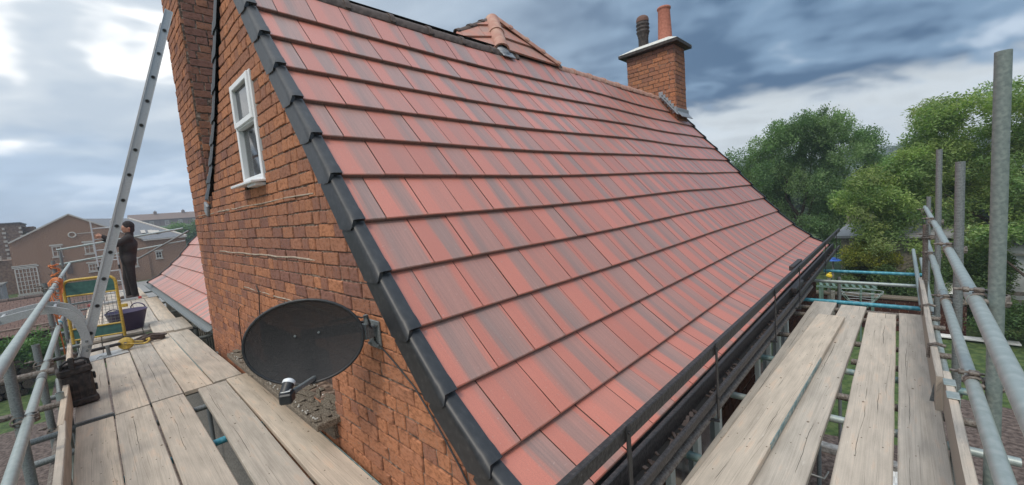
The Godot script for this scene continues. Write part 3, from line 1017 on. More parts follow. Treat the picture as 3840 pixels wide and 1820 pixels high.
	var soot := func(_u: float, y: float) -> float: return 0.95 if y > 2.72 else 0.33
	brickwork(stack, Transform3D(Basis(Vector3(0, 0, 1), Vector3.UP, Vector3(-1, 0, 0)), Vector3(8.45, 0, 0)), 1.2, 2.87, func(_y): return [[-4.28, -3.275]], 75, soot, 0.0835, 0.04, 5)
	brickwork(stack, Transform3D(Basis(Vector3(1, 0, 0), Vector3.UP, Vector3(0, 0, 1)), Vector3(0, 0, -3.26)), 1.2, 2.87, func(_y): return [[8.46, 8.985]], 0, func(_u, y): return 0.95 if y > 2.72 else 0.55, 0.0835, 0.04, 6)
	b = Mb.new()
	b.box(Vector3(8.72, 2.905, -3.78), Vector3(0.78, 0.06, 1.26), Basis(), 0.008)
	var slab := part("chimney_cap", b, M.sooty, stack)
	b = Mb.new()
	var lo := [Vector3(8.325, 2.937, -4.415), Vector3(8.325, 2.937, -3.145), Vector3(9.115, 2.937, -3.145), Vector3(9.115, 2.937, -4.415)]
	var hi := [Vector3(8.60, 3.08, -4.14), Vector3(8.60, 3.09, -3.42), Vector3(8.86, 3.09, -3.42), Vector3(8.86, 3.08, -4.14)]
	for k in 4: b.face([lo[k], lo[(k + 1) % 4], hi[(k + 1) % 4], hi[k]], Vector3(8.72, 2.9, -3.78))
	b.face(hi, Vector3(8.72, 2.9, -3.78))
	b.face(lo, Vector3(8.72, 3.0, -3.78))
	part("flaunching", b, M.lime, stack)
	b = Mb.new()
	b.lathe([Vector2(0.145, 0), Vector2(0.140, 0.02), Vector2(0.118, 0.60), Vector2(0.122, 0.615), Vector2(0.134, 0.625), Vector2(0.137, 0.655), Vector2(0.125, 0.668), Vector2(0.105, 0.66), Vector2(0.10, 0.4)], 28)
	part("red_chimney_pot", b, M.terracotta, stack, Transform3D(Basis(), Vector3(8.75, 3.07, -3.55)))
	b = Mb.new()
	var pot := [Vector2(0.112, 0), Vector2(0.104, 0.03), Vector2(0.102, 0.22), Vector2(0.112, 0.235), Vector2(0.106, 0.25), Vector2(0.118, 0.28)]
	for k in 3: pot.append_array([Vector2(0.122, 0.315 + k * 0.075), Vector2(0.137, 0.335 + k * 0.075), Vector2(0.137, 0.35 + k * 0.075), Vector2(0.122, 0.37 + k * 0.075)])
	pot.append_array([Vector2(0.120, 0.57), Vector2(0.128, 0.60)])
	b.lathe(pot, 28)
	var bp := part("black_chimney_pot", b, M.sooty, stack, Transform3D(Basis(), Vector3(8.75, 3.06, -4.02)))
	b = Mb.new()
	b.lathe([Vector2(0.128, 0.55), Vector2(0.130, 0.60), Vector2(0.115, 0.645), Vector2(0.085, 0.67), Vector2(0.07, 0.64)], 28)
	part("pot_rim", b, spotted([[0.3, lin(0.10, 0.06, 0.05)], [0.7, lin(0.22, 0.11, 0.08)]], 0.03, 5.0, 0.8), stack, bp.transform)
	b = Mb.new()
	for k in 6:          # stepped lead soakers up the side, an apron below
		var t := k / 6.0
		b.box(Vector3(8.440, lerpf(1.60, 2.02, t), lerpf(-3.30, -3.62, t)), Vector3(0.012, 0.12, 0.085), Basis(Vector3.RIGHT, r.randf_range(-0.08, 0.08)), 0.003)
		b.box(Vector3(8.405, lerpf(1.535, 1.93, t), lerpf(-3.25, -3.56, t)), Vector3(0.11, 0.012, 0.12), Basis(Vector3.RIGHT, 0.92 + r.randf_range(-0.06, 0.06)), 0.003)
	b.box(Vector3(8.72, 1.50, -3.20), Vector3(0.56, 0.014, 0.16), Basis(Vector3.RIGHT, 0.9), 0.004)
	b.box(Vector3(8.74, 1.575, -3.247), Vector3(0.60, 0.12, 0.014), Basis(), 0.004)
	part("lead_flashing", b, M.lead, stack)
	# ---- front wall below the eaves, seen past the gutter
	b = Mb.new(); b.box(Vector3(5.1, -3.4, -1.27), Vector3(8.1, 4.0, 0.24)); 
	var front := part("front_wall", b, M.mortar, house)
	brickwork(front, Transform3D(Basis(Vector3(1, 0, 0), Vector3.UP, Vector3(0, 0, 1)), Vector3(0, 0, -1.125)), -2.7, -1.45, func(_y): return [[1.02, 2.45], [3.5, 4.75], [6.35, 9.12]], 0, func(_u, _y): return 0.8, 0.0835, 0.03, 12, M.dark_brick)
	for q in [[2.45, 3.5], [4.75, 6.35]]:
		b = Mb.new()
		var n := 3 if q[1] - q[0] > 1.3 else 2
		for k in n + 1: b.box(Vector3(lerpf(q[0] + 0.035, q[1] - 0.035, float(k) / n), -2.1, -1.115), Vector3(0.07, 1.3, 0.06), Basis(), 0.004)
		for y in [-1.50, -2.72]: b.box(Vector3((q[0] + q[1]) / 2, y, -1.115), Vector3(q[1] - q[0], 0.07, 0.056), Basis(), 0.004)
		var wn := part("window", b, M.white, house)
		b = Mb.new(); b.box(Vector3((q[0] + q[1]) / 2, -2.1, -1.13), Vector3(q[1] - q[0] - 0.02, 1.28, 0.01)); part("pane", b, M.glass, wn)
	# ---- box gutter: back board, trough with dead leaves, front lip
	b = Mb.new(); b.box(Vector3(5.12, -1.245, -0.888), Vector3(8.22, 0.105, 0.026), Basis(), 0.004)
	var gut := part("gutter", b, M.dark_metal, house)
	b = Mb.new(); b.box(Vector3(5.12, -1.296, -0.84), Vector3(8.22, 0.012, 0.07)); part("trough", b, M.felt, gut)
	b = Mb.new(); b.box(Vector3(5.12, -1.243, -0.795), Vector3(8.22, 0.05, 0.022), Basis(), 0.005); part("front_lip", b, M.dark_metal, gut)
	b = Mb.new()
	for k in 260:
		b.box(Vector3(r.randf_range(1.05, 9.1), -1.285, r.randf_range(-0.87, -0.81)), Vector3(r.randf_range(0.01, 0.05), 0.006, r.randf_range(0.01, 0.03)), Basis.from_euler(Vector3(r.randf() * 0.6, r.randf() * 3.0, r.randf() * 0.6)))
	stuff(part("leaf_litter", b, M.brown_tile, gut))
	b = Mb.new()
	for p in [Vector3(1.85, -1.27, -0.825), Vector3(2.62, -1.27, -0.825), Vector3(2.98, -1.27, -0.83)]: b.tube(p, p + Vector3(0.035, 0.004, 0.012), 0.008, 8)
	part("white_clip", b, M.white, gut)
	b = Mb.new(); b.box(Vector3(5.1, -1.40, -0.96), Vector3(8.1, 0.2, 0.03)); b.box(Vector3(5.1, -1.345, -1.05), Vector3(8.1, 0.014, 0.16)); part("fascia", b, M.dark_metal, house)
	# ---- guard rail over the gutter, hung on straps
	var guard := thing("eaves_guard_rail", "black bar on six straps standing above the gutter of the red roof", "guard rail")
	b = Mb.new(); b.box(Vector3(4.93, -0.952, -0.80), Vector3(8.66, 0.062, 0.028), Basis(), 0.004); part("rail", b, M.dark_metal, guard)
	for sx in [1.38, 2.45, 4.0, 5.17, 7.22, 8.6]:
		b = Mb.new()
		b.box(Vector3(sx, -1.14, -0.778), Vector3(0.030, 0.47, 0.006), Basis(), 0.001)
		b.box(Vector3(sx - 0.03, -1.372, -0.80), Vector3(0.028, 0.006, 0.07), Basis(Vector3.UP, 0.3))
		for y in [-0.94, -1.24]: b.tube(Vector3(sx, y, -0.776), Vector3(sx, y, -0.768), 0.007, 6)
		part("strap", b, M.black, guard)
	for q in [[5.35, -0.93], [5.45, -1.19]]:      # timber packers
		b = Mb.new(); b.box(Vector3(q[0], q[1], -0.838), Vector3(0.5, 0.05, 0.045), Basis(), 0.004); part("packer", b, M.dark_metal, guard)
	# ---- cables clipped to the gable
	var cb := Mb.new()
	cb.sweep([Vector3(0.985, -0.655, -2.02), Vector3(0.985, -0.697, -1.924), Vector3(0.985, -0.735, -1.84), Vector3(0.985, -0.823, -1.675), Vector3(0.985, -0.921, -1.561), Vector3(0.985, -1.02, -1.457), Vector3(0.985, -1.11, -1.37), Vector3(0.985, -1.2, -1.30), Vector3(0.985, -1.5, -1.2)], 0.0045, 6)
	part("cable", cb, M.black, house)
	for q in [[Vector3(0.985, -0.53, -4.13), Vector3(0.985, -0.586, -4.06), Vector3(0.985, -0.66, -4.09), Vector3(0.985, -0.77, -4.13), Vector3(0.985, -1.1, -4.2)], [Vector3(0.985, -0.80, -4.80), Vector3(0.985, -0.85, -4.90), Vector3(0.985, -0.99, -4.94), Vector3(0.985, -1.3, -4.98)]]:
		cb = Mb.new(); cb.sweep(q, 0.0045, 6); part("cable", cb, M.black, house)


# ------------------------------------------------------------------ the lower wing beyond the gable
func build_wing():
	var wing := thing("house_wing", "lower wing with new red tile roof and grey gutter beyond the brick gable", "house wing")
	var lines := [Vector2(-3.2, 0.93), Vector2(-2.95, 0.68), Vector2(-2.70, 0.42), Vector2(-2.46, 0.16), Vector2(-2.21, -0.10), Vector2(-1.97, -0.37), Vector2(-1.765, -0.63), Vector2(-1.53, -0.865), Vector2(-1.285, -1.085), Vector2(-1.00, -1.255)]
	# eaves run north: x along -z..., out is -x
	var frame := Transform3D(Basis(Vector3(0, 0, 1), Vector3.UP, Vector3(-1, 0, 0)), Vector3.ZERO)
	roof_tiles(wing, lines, -14.5, -6.62, frame, func(_x): return 0.0, 170, 21, M.brown_tile)
	var b := Mb.new()
	for k in lines.size() - 1:
		var a: Vector2 = lines[k] - Vector2(0.03, 0.05)
		var c: Vector2 = lines[k + 1] - Vector2(0.03, 0.05)
		b.quad(Vector3(-a.x, a.y, -14.45), Vector3(-c.x, c.y, -14.45), Vector3(-c.x, c.y, -6.6), Vector3(-a.x, a.y, -6.6))
	b.quad(Vector3(3.2, 0.88, -14.45), Vector3(3.2, 0.88, -6.6), Vector3(6.2, -1.2, -6.6), Vector3(6.2, -1.2, -14.45))
	part("roof_felt", b, M.felt, wing)
	for k in range(1, lines.size()):
		var L: Vector2 = lines[k]
		var U: Vector2 = lines[k - 1]
		var d := (L - U).normalized()
		var s := Vector3(-d.x, d.y, 0)
		var n := Vector3(0, 0, -1).cross(s)
		if n.y < 0: n = -n
		put("verge_cap", verge_mesh(L.distance_to(U), 1.0, 0.09, -0.02, 0.13), M.plastic, wing, Transform3D(Basis(n.cross(s), n, s), Vector3(-L.x, L.y, -14.5)))
	b = Mb.new()
	b.box(Vector3(1.45, -3.3, -10.5), Vector3(0.3, 4.0, 7.8))
	part("wall", b, M.wood_grey, wing)
	b = Mb.new()
	for k in 34: b.box(Vector3(1.285, -2.2, -14.2 + k * 0.225), Vector3(0.03, 1.5, 0.10), Basis(), 0.004)
	stuff(part("cladding_board", b, M.wood_grey, wing))
	b = Mb.new()
	var gp := []
	for k in 9: gp.append(Vector2(cos(PI + PI * k / 8.0) * 0.062, sin(PI + PI * k / 8.0) * 0.062))
	for k in 9: gp.append(Vector2(cos(TAU - PI * k / 8.0) * 0.056, sin(TAU - PI * k / 8.0) * 0.056))
	b.extrude(PackedVector2Array(gp), 7.9, Transform3D(Basis(), Vector3(0.955, -1.285, -14.5)))
	part("gutter", b, M.dull_steel, wing)
	b = Mb.new(); b.box(Vector3(1.07, -1.37, -10.55), Vector3(0.03, 0.17, 7.85)); part("fascia", b, M.dull_steel, wing)
	b = Mb.new(); b.tube(Vector3(1.0, -1.33, -9.3), Vector3(1.18, -1.6, -9.3), 0.034, 10); b.tube(Vector3(1.18, -1.6, -9.3), Vector3(1.18, -5.3, -9.3), 0.034, 10); part("downpipe", b, M.dull_steel, wing)


# ------------------------------------------------------------------ scaffolding
func coupler_mesh() -> ArrayMesh:   # two half-shells at right angles: one round x, one round y behind it, with bolts and nuts
	var b := Mb.new()
	for k in 2:
		var ax := Vector3.RIGHT if k == 0 else Vector3.UP
		var c := Vector3(0, 0, 0.027 if k == 0 else -0.027)
		var bs := between(c - ax, c + ax, Vector3.BACK)
		b.lathe([Vector2(0.0305, -0.024), Vector2(0.0325, -0.02), Vector2(0.0325, 0.02), Vector2(0.0305, 0.024), Vector2(0.0245, 0.024)], 14, Transform3D(Basis(bs.basis.z, bs.basis.x, bs.basis.y), c))
		var side := Vector3.UP if k == 0 else Vector3.RIGHT
		for s in [-1.0, 1.0]:
			b.box(c + side * s * 0.041, Vector3(0.036, 0.016, 0.034) if k == 0 else Vector3(0.016, 0.036, 0.034), Basis(), 0.004)
		b.tube(c + side * 0.04 + Vector3(0, 0, -0.03), c + side * 0.04 + Vector3(0, 0, 0.075), 0.0065, 8)
		b.tube(c + side * 0.04 + Vector3(0, 0, 0.03), c + side * 0.04 + Vector3(0, 0, 0.048), 0.013, 6)
		b.box(c + side * -0.05, Vector3(0.03, 0.012, 0.02), Basis(), 0.003)
	return b.done()

func pole(parent: Node3D, called: String, a: Vector3, c: Vector3, m: Material, r := 0.02415):
	var b := Mb.new()
	b.tube(a, c, r, 20, -1.0, true, r - 0.004)
	return part(called, b, m, parent)

func build_scaffolds():
	var cm := coupler_mesh()
	var s := thing("tube_scaffold", "galvanised scaffold with two teal tubes along the eaves of the red roof", "scaffold")
	var put_c := func(parent: Node3D, p: Vector3, turn := 0.0, lean := 0.0):
		put("coupler", cm, M.rusty, parent, Transform3D(Basis(Vector3.UP, turn).rotated(Vector3.RIGHT, lean), p))
	# guard rails (each of several lengths, sleeved together)
	var up := [Vector3(8.75, -0.57, 0.262), Vector3(5.50, -0.57, 0.250), Vector3(2.62, -0.572, 0.232), Vector3(-0.2, -0.565, 0.190)]
	for k in 3: pole(s, "guard_rail", up[k], up[k + 1], M.steel)
	var lw := [Vector3(8.5, -0.94, 0.252), Vector3(5.54, -0.94, 0.240), Vector3(4.45, -0.94, 0.232), Vector3(-0.2, -0.945, 0.224)]
	for k in 3: pole(s, "mid_rail", lw[k], lw[k + 1], M.steel)
	for p in [up[1], up[2], lw[1], lw[2]]:
		var b := Mb.new()
		b.tube(p - Vector3(0.055, 0, 0), p + Vector3(0.055, 0, 0), 0.0285, 18)
		part("sleeve", b, M.steel, s)
	for q in [[2.53, 0.43], [4.06, 0.03], [6.2, 0.19]]:
		pole(s, "standard", Vector3(q[0], GROUND, 0.290), Vector3(q[0] + 0.012, q[1], 0.285), M.standard_steel if q[0] < 3 else M.dull_steel)
		for y in [-0.57, -0.94]: put_c.call(s, Vector3(q[0] + 0.05, y, 0.262 if y < -0.6 else 0.27), PI)
		put_c.call(s, Vector3(q[0] + 0.05, -1.60, 0.262), PI)
	pole(s, "standard", Vector3(6.62, GROUND, 0.205), Vector3(6.62, -0.63, 0.205), M.rusty)
	pole(s, "standard", Vector3(8.45, GROUND, 0.29), Vector3(8.45, -0.40, 0.29), M.dull_steel)
	for x in [2.2, 5.9, 8.3]: pole(s, "standard", Vector3(x, GROUND, -0.72), Vector3(x, -1.62, -0.72), M.dull_steel)
	put_c.call(s, Vector3(6.62, -0.78, 0.23), PI)
	put_c.call(s, Vector3(8.45, -0.62, 0.27), PI)
	# ledgers under the boards, transoms across
	pole(s, "ledger", Vector3(0.9, -1.375, -0.835), Vector3(6.35, -1.385, -0.835), M.rusty)
	pole(s, "ledger", Vector3(-0.4, -1.615, 0.255), Vector3(10.3, -1.60, 0.265), M.steel)
	pole(s, "ledger", Vector3(6.1, -1.47, 0.170), Vector3(10.3, -1.44, 0.165), M.steel)
	for q in [[8.49, -0.94, 0.24, 0], [7.62, -0.97, 0.21, 1], [6.36, -0.97, 0.23, 0], [5.98, -0.93, 0.30, 2], [5.64, -0.93, 0.32, 2], [4.79, -0.93, 0.34, 2], [4.31, -0.30, 0.36, 2], [4.06, -0.94, 0.36, 3], [3.56, -0.40, 0.38, 2], [3.19, -0.92, 0.46, 1], [2.29, -0.94, 0.48, 3], [1.5, -0.94, 0.36, 2]]:
		var m: Material = [M.teal, M.steel, M.rusty, spotted_teal()][q[3]]
		pole(s, "transom", Vector3(q[0], -1.563, q[1]), Vector3(q[0] + 0.01, -1.563, q[2]), m)
	# ---- the scaffold along the gable
	var l := thing("tube_scaffold", "galvanised scaffold with guard rails along the brick gable, orange rope on its rail", "scaffold")
	var a := [Vector3(-0.338, -0.55, -1.2), Vector3(-0.340, -0.55, -6.95), Vector3(-0.335, -0.55, -9.3), Vector3(-0.33, -0.55, -15.2)]
	for k in 3: pole(l, "guard_rail", a[k], a[k + 1], M.steel)
	var c := [Vector3(-0.362, -1.03, -1.2), Vector3(-0.362, -1.03, -4.75), Vector3(-0.355, -1.03, -8.3)]
	for k in 2: pole(l, "mid_rail", c[k], c[k + 1], M.steel)
	for p in [a[1], a[2], c[1]]:
		var b := Mb.new()
		b.tube(p - Vector3(0, 0, 0.06), p + Vector3(0, 0, 0.06), 0.0285, 18)
		part("sleeve", b, M.dull_steel, l)
	var band := Mb.new()
	band.tube(Vector3(-0.357, -1.03, -7.75), Vector3(-0.357, -1.03, -7.66), 0.031, 16)
	part("teal_band", band, M.teal, l)
	for q in [[-3.75, -0.62], [-5.3, -0.85], [-7.4, -0.48], [-9.9, -0.30], [-13.0, -0.2]]:
		pole(l, "standard", Vector3(-0.405, GROUND, q[0]), Vector3(-0.400, q[1], q[0]), M.dull_steel)
		for y in [-0.55, -1.03]:
			if y < q[1]: put_c.call(l, Vector3(-0.378, y, q[0]), -PI / 2)
		put_c.call(l, Vector3(-0.375, -1.62, q[0]), -PI / 2)
	pole(l, "standard", Vector3(-0.30, -2.6, -4.95), Vector3(-0.30, -1.22, -4.95), M.steel)
	pole(l, "ledger", Vector3(-0.36, -1.62, -0.6), Vector3(-0.36, -1.62, -15.0), M.rusty)
	pole(l, "ledger", Vector3(0.86, -1.62, -0.6), Vector3(0.86, -1.62, -9.0), M.rusty)
	pole(l, "brace", Vector3(-0.45, -5.2, -3.4), Vector3(-0.45, -1.7, -7.6), M.dull_steel)
	for z in [-2.55, -3.62, -4.45, -4.98, -6.2, -7.35, -8.2, -8.85, -10.4, -12.0, -13.3, -14.8]:
		pole(l, "transom", Vector3(-0.50, -1.563, z), Vector3(0.97 if z > -7.0 else 1.12, -1.563, z - 0.02), M.teal if z == -3.62 else M.rusty if z > -4 else M.dull_steel)
	for q in [[-14.6, -0.2, 0.1], [-14.6, -0.55, 0.0]]: pole(l, "end_rail", Vector3(-0.5, q[1], q[0]), Vector3(1.9, q[1] + 0.28, q[0] + 0.2), M.steel)
	pole(l, "end_rail", Vector3(0.9, -0.62, -14.5), Vector3(2.0, 0.0, -14.3), M.dull_steel)
	for y in [-1.02, -1.3]: pole(l, "transom", Vector3(-1.6, y + 0.02, -4.9), Vector3(-0.3, y, -4.9), M.rusty)

func spotted_teal() -> Material:
	if not M.has("worn_teal"): M.worn_teal = spotted([[0.25, lin(0.13, 0.22, 0.23)], [0.55, lin(0.22, 0.31, 0.31)], [0.8, lin(0.40, 0.40, 0.36)]], 0.02, 3.0, 0.6, 0.15, 1.5)
	return M.worn_teal


# ------------------------------------------------------------------ scaffold boards
var board_n := 0

func board_mesh(l: float, w: float, variant: int, t := 0.038) -> ArrayMesh:
	var r := RandomNumberGenerator.new()
	r.seed = variant * 31 + int(l * 100)
	var b := Mb.new()
	var n := 10
	var c := 0.005
	var u0 := (variant % 4) * 0.25 + 0.003
	var v0 := r.randf() * 0.3
	var x := w / 2
	var rows := []
	for k in n + 1:
		var z := lerpf(-l / 2, l / 2, float(k) / n)
		var j := r.randf_range(-0.002, 0.002)
		var bow := 0.003 * sin(k * 0.6 + variant)
		var e := 0.004 if k == 0 or k == n else 0.0
		rows.append([[Vector3(-x + j, -t + bow, z), 0.24], [Vector3(-x + j, -c + bow - e, z), 0.225], [Vector3(-x + c + j, bow - e, z), 0.22], [Vector3(x - c + j, bow - e, z), 0.0], [Vector3(x + j, -c + bow - e, z), 0.005], [Vector3(x + j, -t + bow, z), 0.015]])
	for k in n:
		for i in 5:
			b.flat()
			var p = [rows[k][i], rows[k + 1][i], rows[k + 1][i + 1], rows[k][i + 1]]
			var uv := func(q, kk) -> Vector2: return Vector2(u0 + 0.244 - q[1], v0 + l * 0.16 * kk / n)
			b.quad_uv(p[0][0], p[1][0], p[2][0], p[3][0], uv.call(p[0], k), uv.call(p[1], k + 1), uv.call(p[2], k + 1), uv.call(p[3], k))
		b.quad(rows[k][0][0], rows[k][5][0], rows[k + 1][5][0], rows[k + 1][0][0])
	for e in [[0, 1], [n, -1]]:
		var q: Array = rows[e[0]]
		for i in [1, 2, 3, 4]:
			var uvs := [Vector2(u0 + 0.1, v0), Vector2(u0 + 0.1 + i * 0.02, v0), Vector2(u0 + 0.12 + i * 0.02, v0 + 0.01)]
			if e[1] > 0: b.quad_uv(q[0][0], q[i][0], q[i + 1][0], q[0][0], uvs[0], uvs[1], uvs[2], uvs[0])
			else: b.quad_uv(q[0][0], q[i + 1][0], q[i][0], q[0][0], uvs[0], uvs[2], uvs[1], uvs[0])
	return b.done()

func board(a: Vector2, c: Vector2, label: String, group: String, top := BOARD_TOP, w := 0.222, tilt := 0.0, band := ""):   # centre line from a to c, in x and z
	board_n += 1
	var A := Vector3(a.x, top, a.y)
	var C := Vector3(c.x, top + tilt, c.y)
	var d := (C - A).normalized()
	var x := Vector3.UP.cross(d).normalized()
	var root := thing("scaffold_board", label, "scaffold board", (A + C) / 2, 0.0, group)
	root.basis = Basis(x, d.cross(x), d)
	put("plank", board_mesh(A.distance_to(C), w, board_n), M.board, root)
	if band:
		for e in [-1.0, 1.0]:
			if (band == "start" and e > 0) or (band == "end" and e < 0): continue
			var b := Mb.new()
			var z: float = e * (A.distance_to(C) / 2 - 0.025)
			b.box(Vector3(0, 0.0022, z), Vector3(w + 0.006, 0.0025, 0.026))
			for s in [-1.0, 1.0]: b.box(Vector3(s * (w / 2 + 0.003), -0.019, z), Vector3(0.0025, 0.042, 0.026))
			b.box(Vector3(0, -0.018, e * (A.distance_to(C) / 2 + 0.004)), Vector3(w + 0.006, 0.043, 0.0025))
			part("hoop_iron", b, M.dull_steel, root)
	return root

func teal_edge(root: Node3D, side: float, l: float, w: float):      # paint rubbed along one arris
	var b := Mb.new()
	b.box(Vector3(side * (w / 2 + 0.0005), -0.017, 0), Vector3(0.004, 0.036, l))
	part("painted_edge", b, spotted_teal(), root)

func build_boards():
	var g1 := "boards laid along the eaves"
	board(Vector2(1.08, -0.704), Vector2(6.08, -0.662), "outermost grey board under the raised board, nearest the gutter", g1)
	var q = board(Vector2(1.15, -0.680), Vector2(5.30, -0.527), "raised board lapped on top of the others beside the gutter", g1, -1.447, 0.225)
	teal_edge(q, -1.0, 1.5, 0.225)
	board(Vector2(0.7, -0.475), Vector2(6.01, -0.392), "board beside the long gap, lying lower than the raised board", g1, BOARD_TOP, 0.225, 0.0)
	board(Vector2(0.6, -0.130), Vector2(5.80, -0.143), "third eaves board between the long gap and the narrow dark joint", g1, BOARD_TOP - 0.002, 0.226)
	board(Vector2(0.5, 0.0965), Vector2(5.87, 0.087), "eaves board beside the upright toe board, yellowish grain", g1, BOARD_TOP + 0.002, 0.196)
	var g2 := "near boards along the gable"
	board(Vector2(-0.135, -0.9), Vector2(-0.133, -4.825), "near gable board against the left toe board, pinkish with fine crack", g2)
	board(Vector2(0.085, -0.9), Vector2(0.098, -4.815), "second near gable board from the toe board, long split grain", g2, BOARD_TOP - 0.002, 0.226)
	board(Vector2(0.318, -0.9), Vector2(0.338, -4.825), "near gable board with the dark open gap on its right", g2, BOARD_TOP + 0.001, 0.224)
	board(Vector2(0.575, -0.9), Vector2(0.668, -4.83), "near gable board with the dark open gap on its left", g2, BOARD_TOP + 0.001, 0.224)
	q = board(Vector2(0.83, -0.9), Vector2(0.897, -4.86), "near gable board closest to the dish, teal paint along its edge", g2, BOARD_TOP + 0.006, 0.215)
	teal_edge(q, -1.0, 2.4, 0.215)
	var g3 := "middle boards along the gable"
	board(Vector2(-0.136, -4.87), Vector2(-0.136, -8.35), "middle gable board under the black tool case", g3, BOARD_TOP, 0.224, 0.0, "start")
	board(Vector2(0.101, -4.85), Vector2(0.098, -8.3), "middle gable board in front of the yellow frame, first right of the tool case", g3, BOARD_TOP - 0.001, 0.224)
	board(Vector2(0.338, -4.86), Vector2(0.330, -8.25), "middle gable board ending under the yellow winch", g3, BOARD_TOP + 0.001, 0.226)
	q = board(Vector2(0.572, -4.86), Vector2(0.560, -8.12), "pale middle gable board pitted with dark nail holes", g3, BOARD_TOP, 0.224)
	teal_edge(q, -1.0, 2.2, 0.224)
	board(Vector2(0.812, -4.89), Vector2(0.795, -8.20), "middle gable board at the open edge facing the brick wall", g3, BOARD_TOP + 0.002, 0.24)
	var g4 := "short boards lapped beyond the winch"
	board(Vector2(0.635, -7.95), Vector2(0.66, -9.0), "short lapped board beside the purple tub", g4, -1.462, 0.224)
	board(Vector2(0.860, -7.9), Vector2(0.875, -9.02), "short lapped board at the edge under the grey gutter", g4, -1.461, 0.222)
	var g5 := "far boards along the wing"
	for k in 5:
		var x := -0.135 + k * 0.233
		board(Vector2(x, -8.62), Vector2(x + 0.10, -12.92), ["far board behind the yellow frame, along the guard rail", "far board behind the yellow frame, under the stepladder's left foot", "far board under the stepladder with a dark joint on its right", "far board beside the dark open joint, right of the purple tub", "far board at the edge below the wing's gutter"][k], g5, BOARD_TOP - 0.002 * (k % 2))
	for k in 4:
		var x := 0.05 + k * 0.235
		board(Vector2(x, -12.98), Vector2(x + 0.03, -15.9), ["farthest board by the guard rail beyond the man", "farthest board under the man's boots", "farthest board right of the man's boots", "farthest board at the corner of the wing's eaves"][k], "farthest boards", BOARD_TOP + 0.003)
	# ---- toe boards, on edge, with clips
	var clip := func(root: Node3D, p: Vector3):
		var b := Mb.new()
		b.box(p, Vector3(0.10, 0.006, 0.052), Basis(), 0.001)
		b.box(p + Vector3(0, -0.05, 0.024), Vector3(0.10, 0.10, 0.004))
		part("clip", b, M.steel, root)
	for t in [[Vector3(0.7, -1.387, 0.222), Vector3(3.62, -1.387, 0.212), "near toe board on edge beside the eaves boards, fresh orange timber"], [Vector3(3.50, -1.383, 0.180), Vector3(6.75, -1.383, 0.172), "far grey toe board on edge, running to the end of the eaves boards"]]:
		var root := thing("toe_board", t[2], "toe board", Vector3.ZERO, 0.0, "toe boards of the eaves scaffold")
		var mid: Vector3 = (t[0] + t[1]) / 2
		var d: Vector3 = (t[1] - t[0]).normalized()
		var z := Vector3.UP.cross(d)
		board_n += 1
		put("plank", board_mesh(t[0].distance_to(t[1]), 0.22, board_n), M.board, root, Transform3D(Basis(Vector3.UP, -z, d), mid - z * 0.019))
		if t[0].x < 2:
			clip.call(root, Vector3(3.42, -1.272, 0.214))
			clip.call(root, Vector3(3.22, -1.270, 0.216))
			var b := Mb.new()
			b.box(Vector3(3.63, -1.45, 0.178), Vector3(0.005, 0.10, 0.04))
			b.box(Vector3(3.632, -1.39, 0.172), Vector3(0.005, 0.22, 0.03), Basis(Vector3.RIGHT, 0.16))
			part("end_plate", b, M.dull_steel, root)
		else:
			var b := Mb.new()
			b.sweep([Vector3(4.10, -1.36, 0.150), Vector3(4.10, -1.262, 0.155), Vector3(4.10, -1.252, 0.19), Vector3(4.10, -1.265, 0.235)], 0.013, 8)
			b.sweep([Vector3(5.30, -1.36, 0.150), Vector3(5.30, -1.262, 0.155), Vector3(5.30, -1.252, 0.19), Vector3(5.30, -1.265, 0.235)], 0.012, 8)
			part("clip", b, M.rusty, root)
	for t in [[Vector3(-0.262, -1.385, -1.0), Vector3(-0.270, -1.385, -4.32), "near left toe board on edge beside the pinkish gable board"], [Vector3(-0.276, -1.382, -4.25), Vector3(-0.292, -1.382, -7.5), "left toe board on edge behind the black tool case"]]:
		var root := thing("toe_board", t[2], "toe board", Vector3.ZERO, 0.0, "toe boards of the gable scaffold")
		var mid: Vector3 = (t[0] + t[1]) / 2
		var d: Vector3 = (t[1] - t[0]).normalized()
		var z := Vector3.UP.cross(d)
		board_n += 1
		put("plank", board_mesh(t[0].distance_to(t[1]), 0.22, board_n), M.board, root, Transform3D(Basis(Vector3.UP, -z, d), mid + z * -0.019))


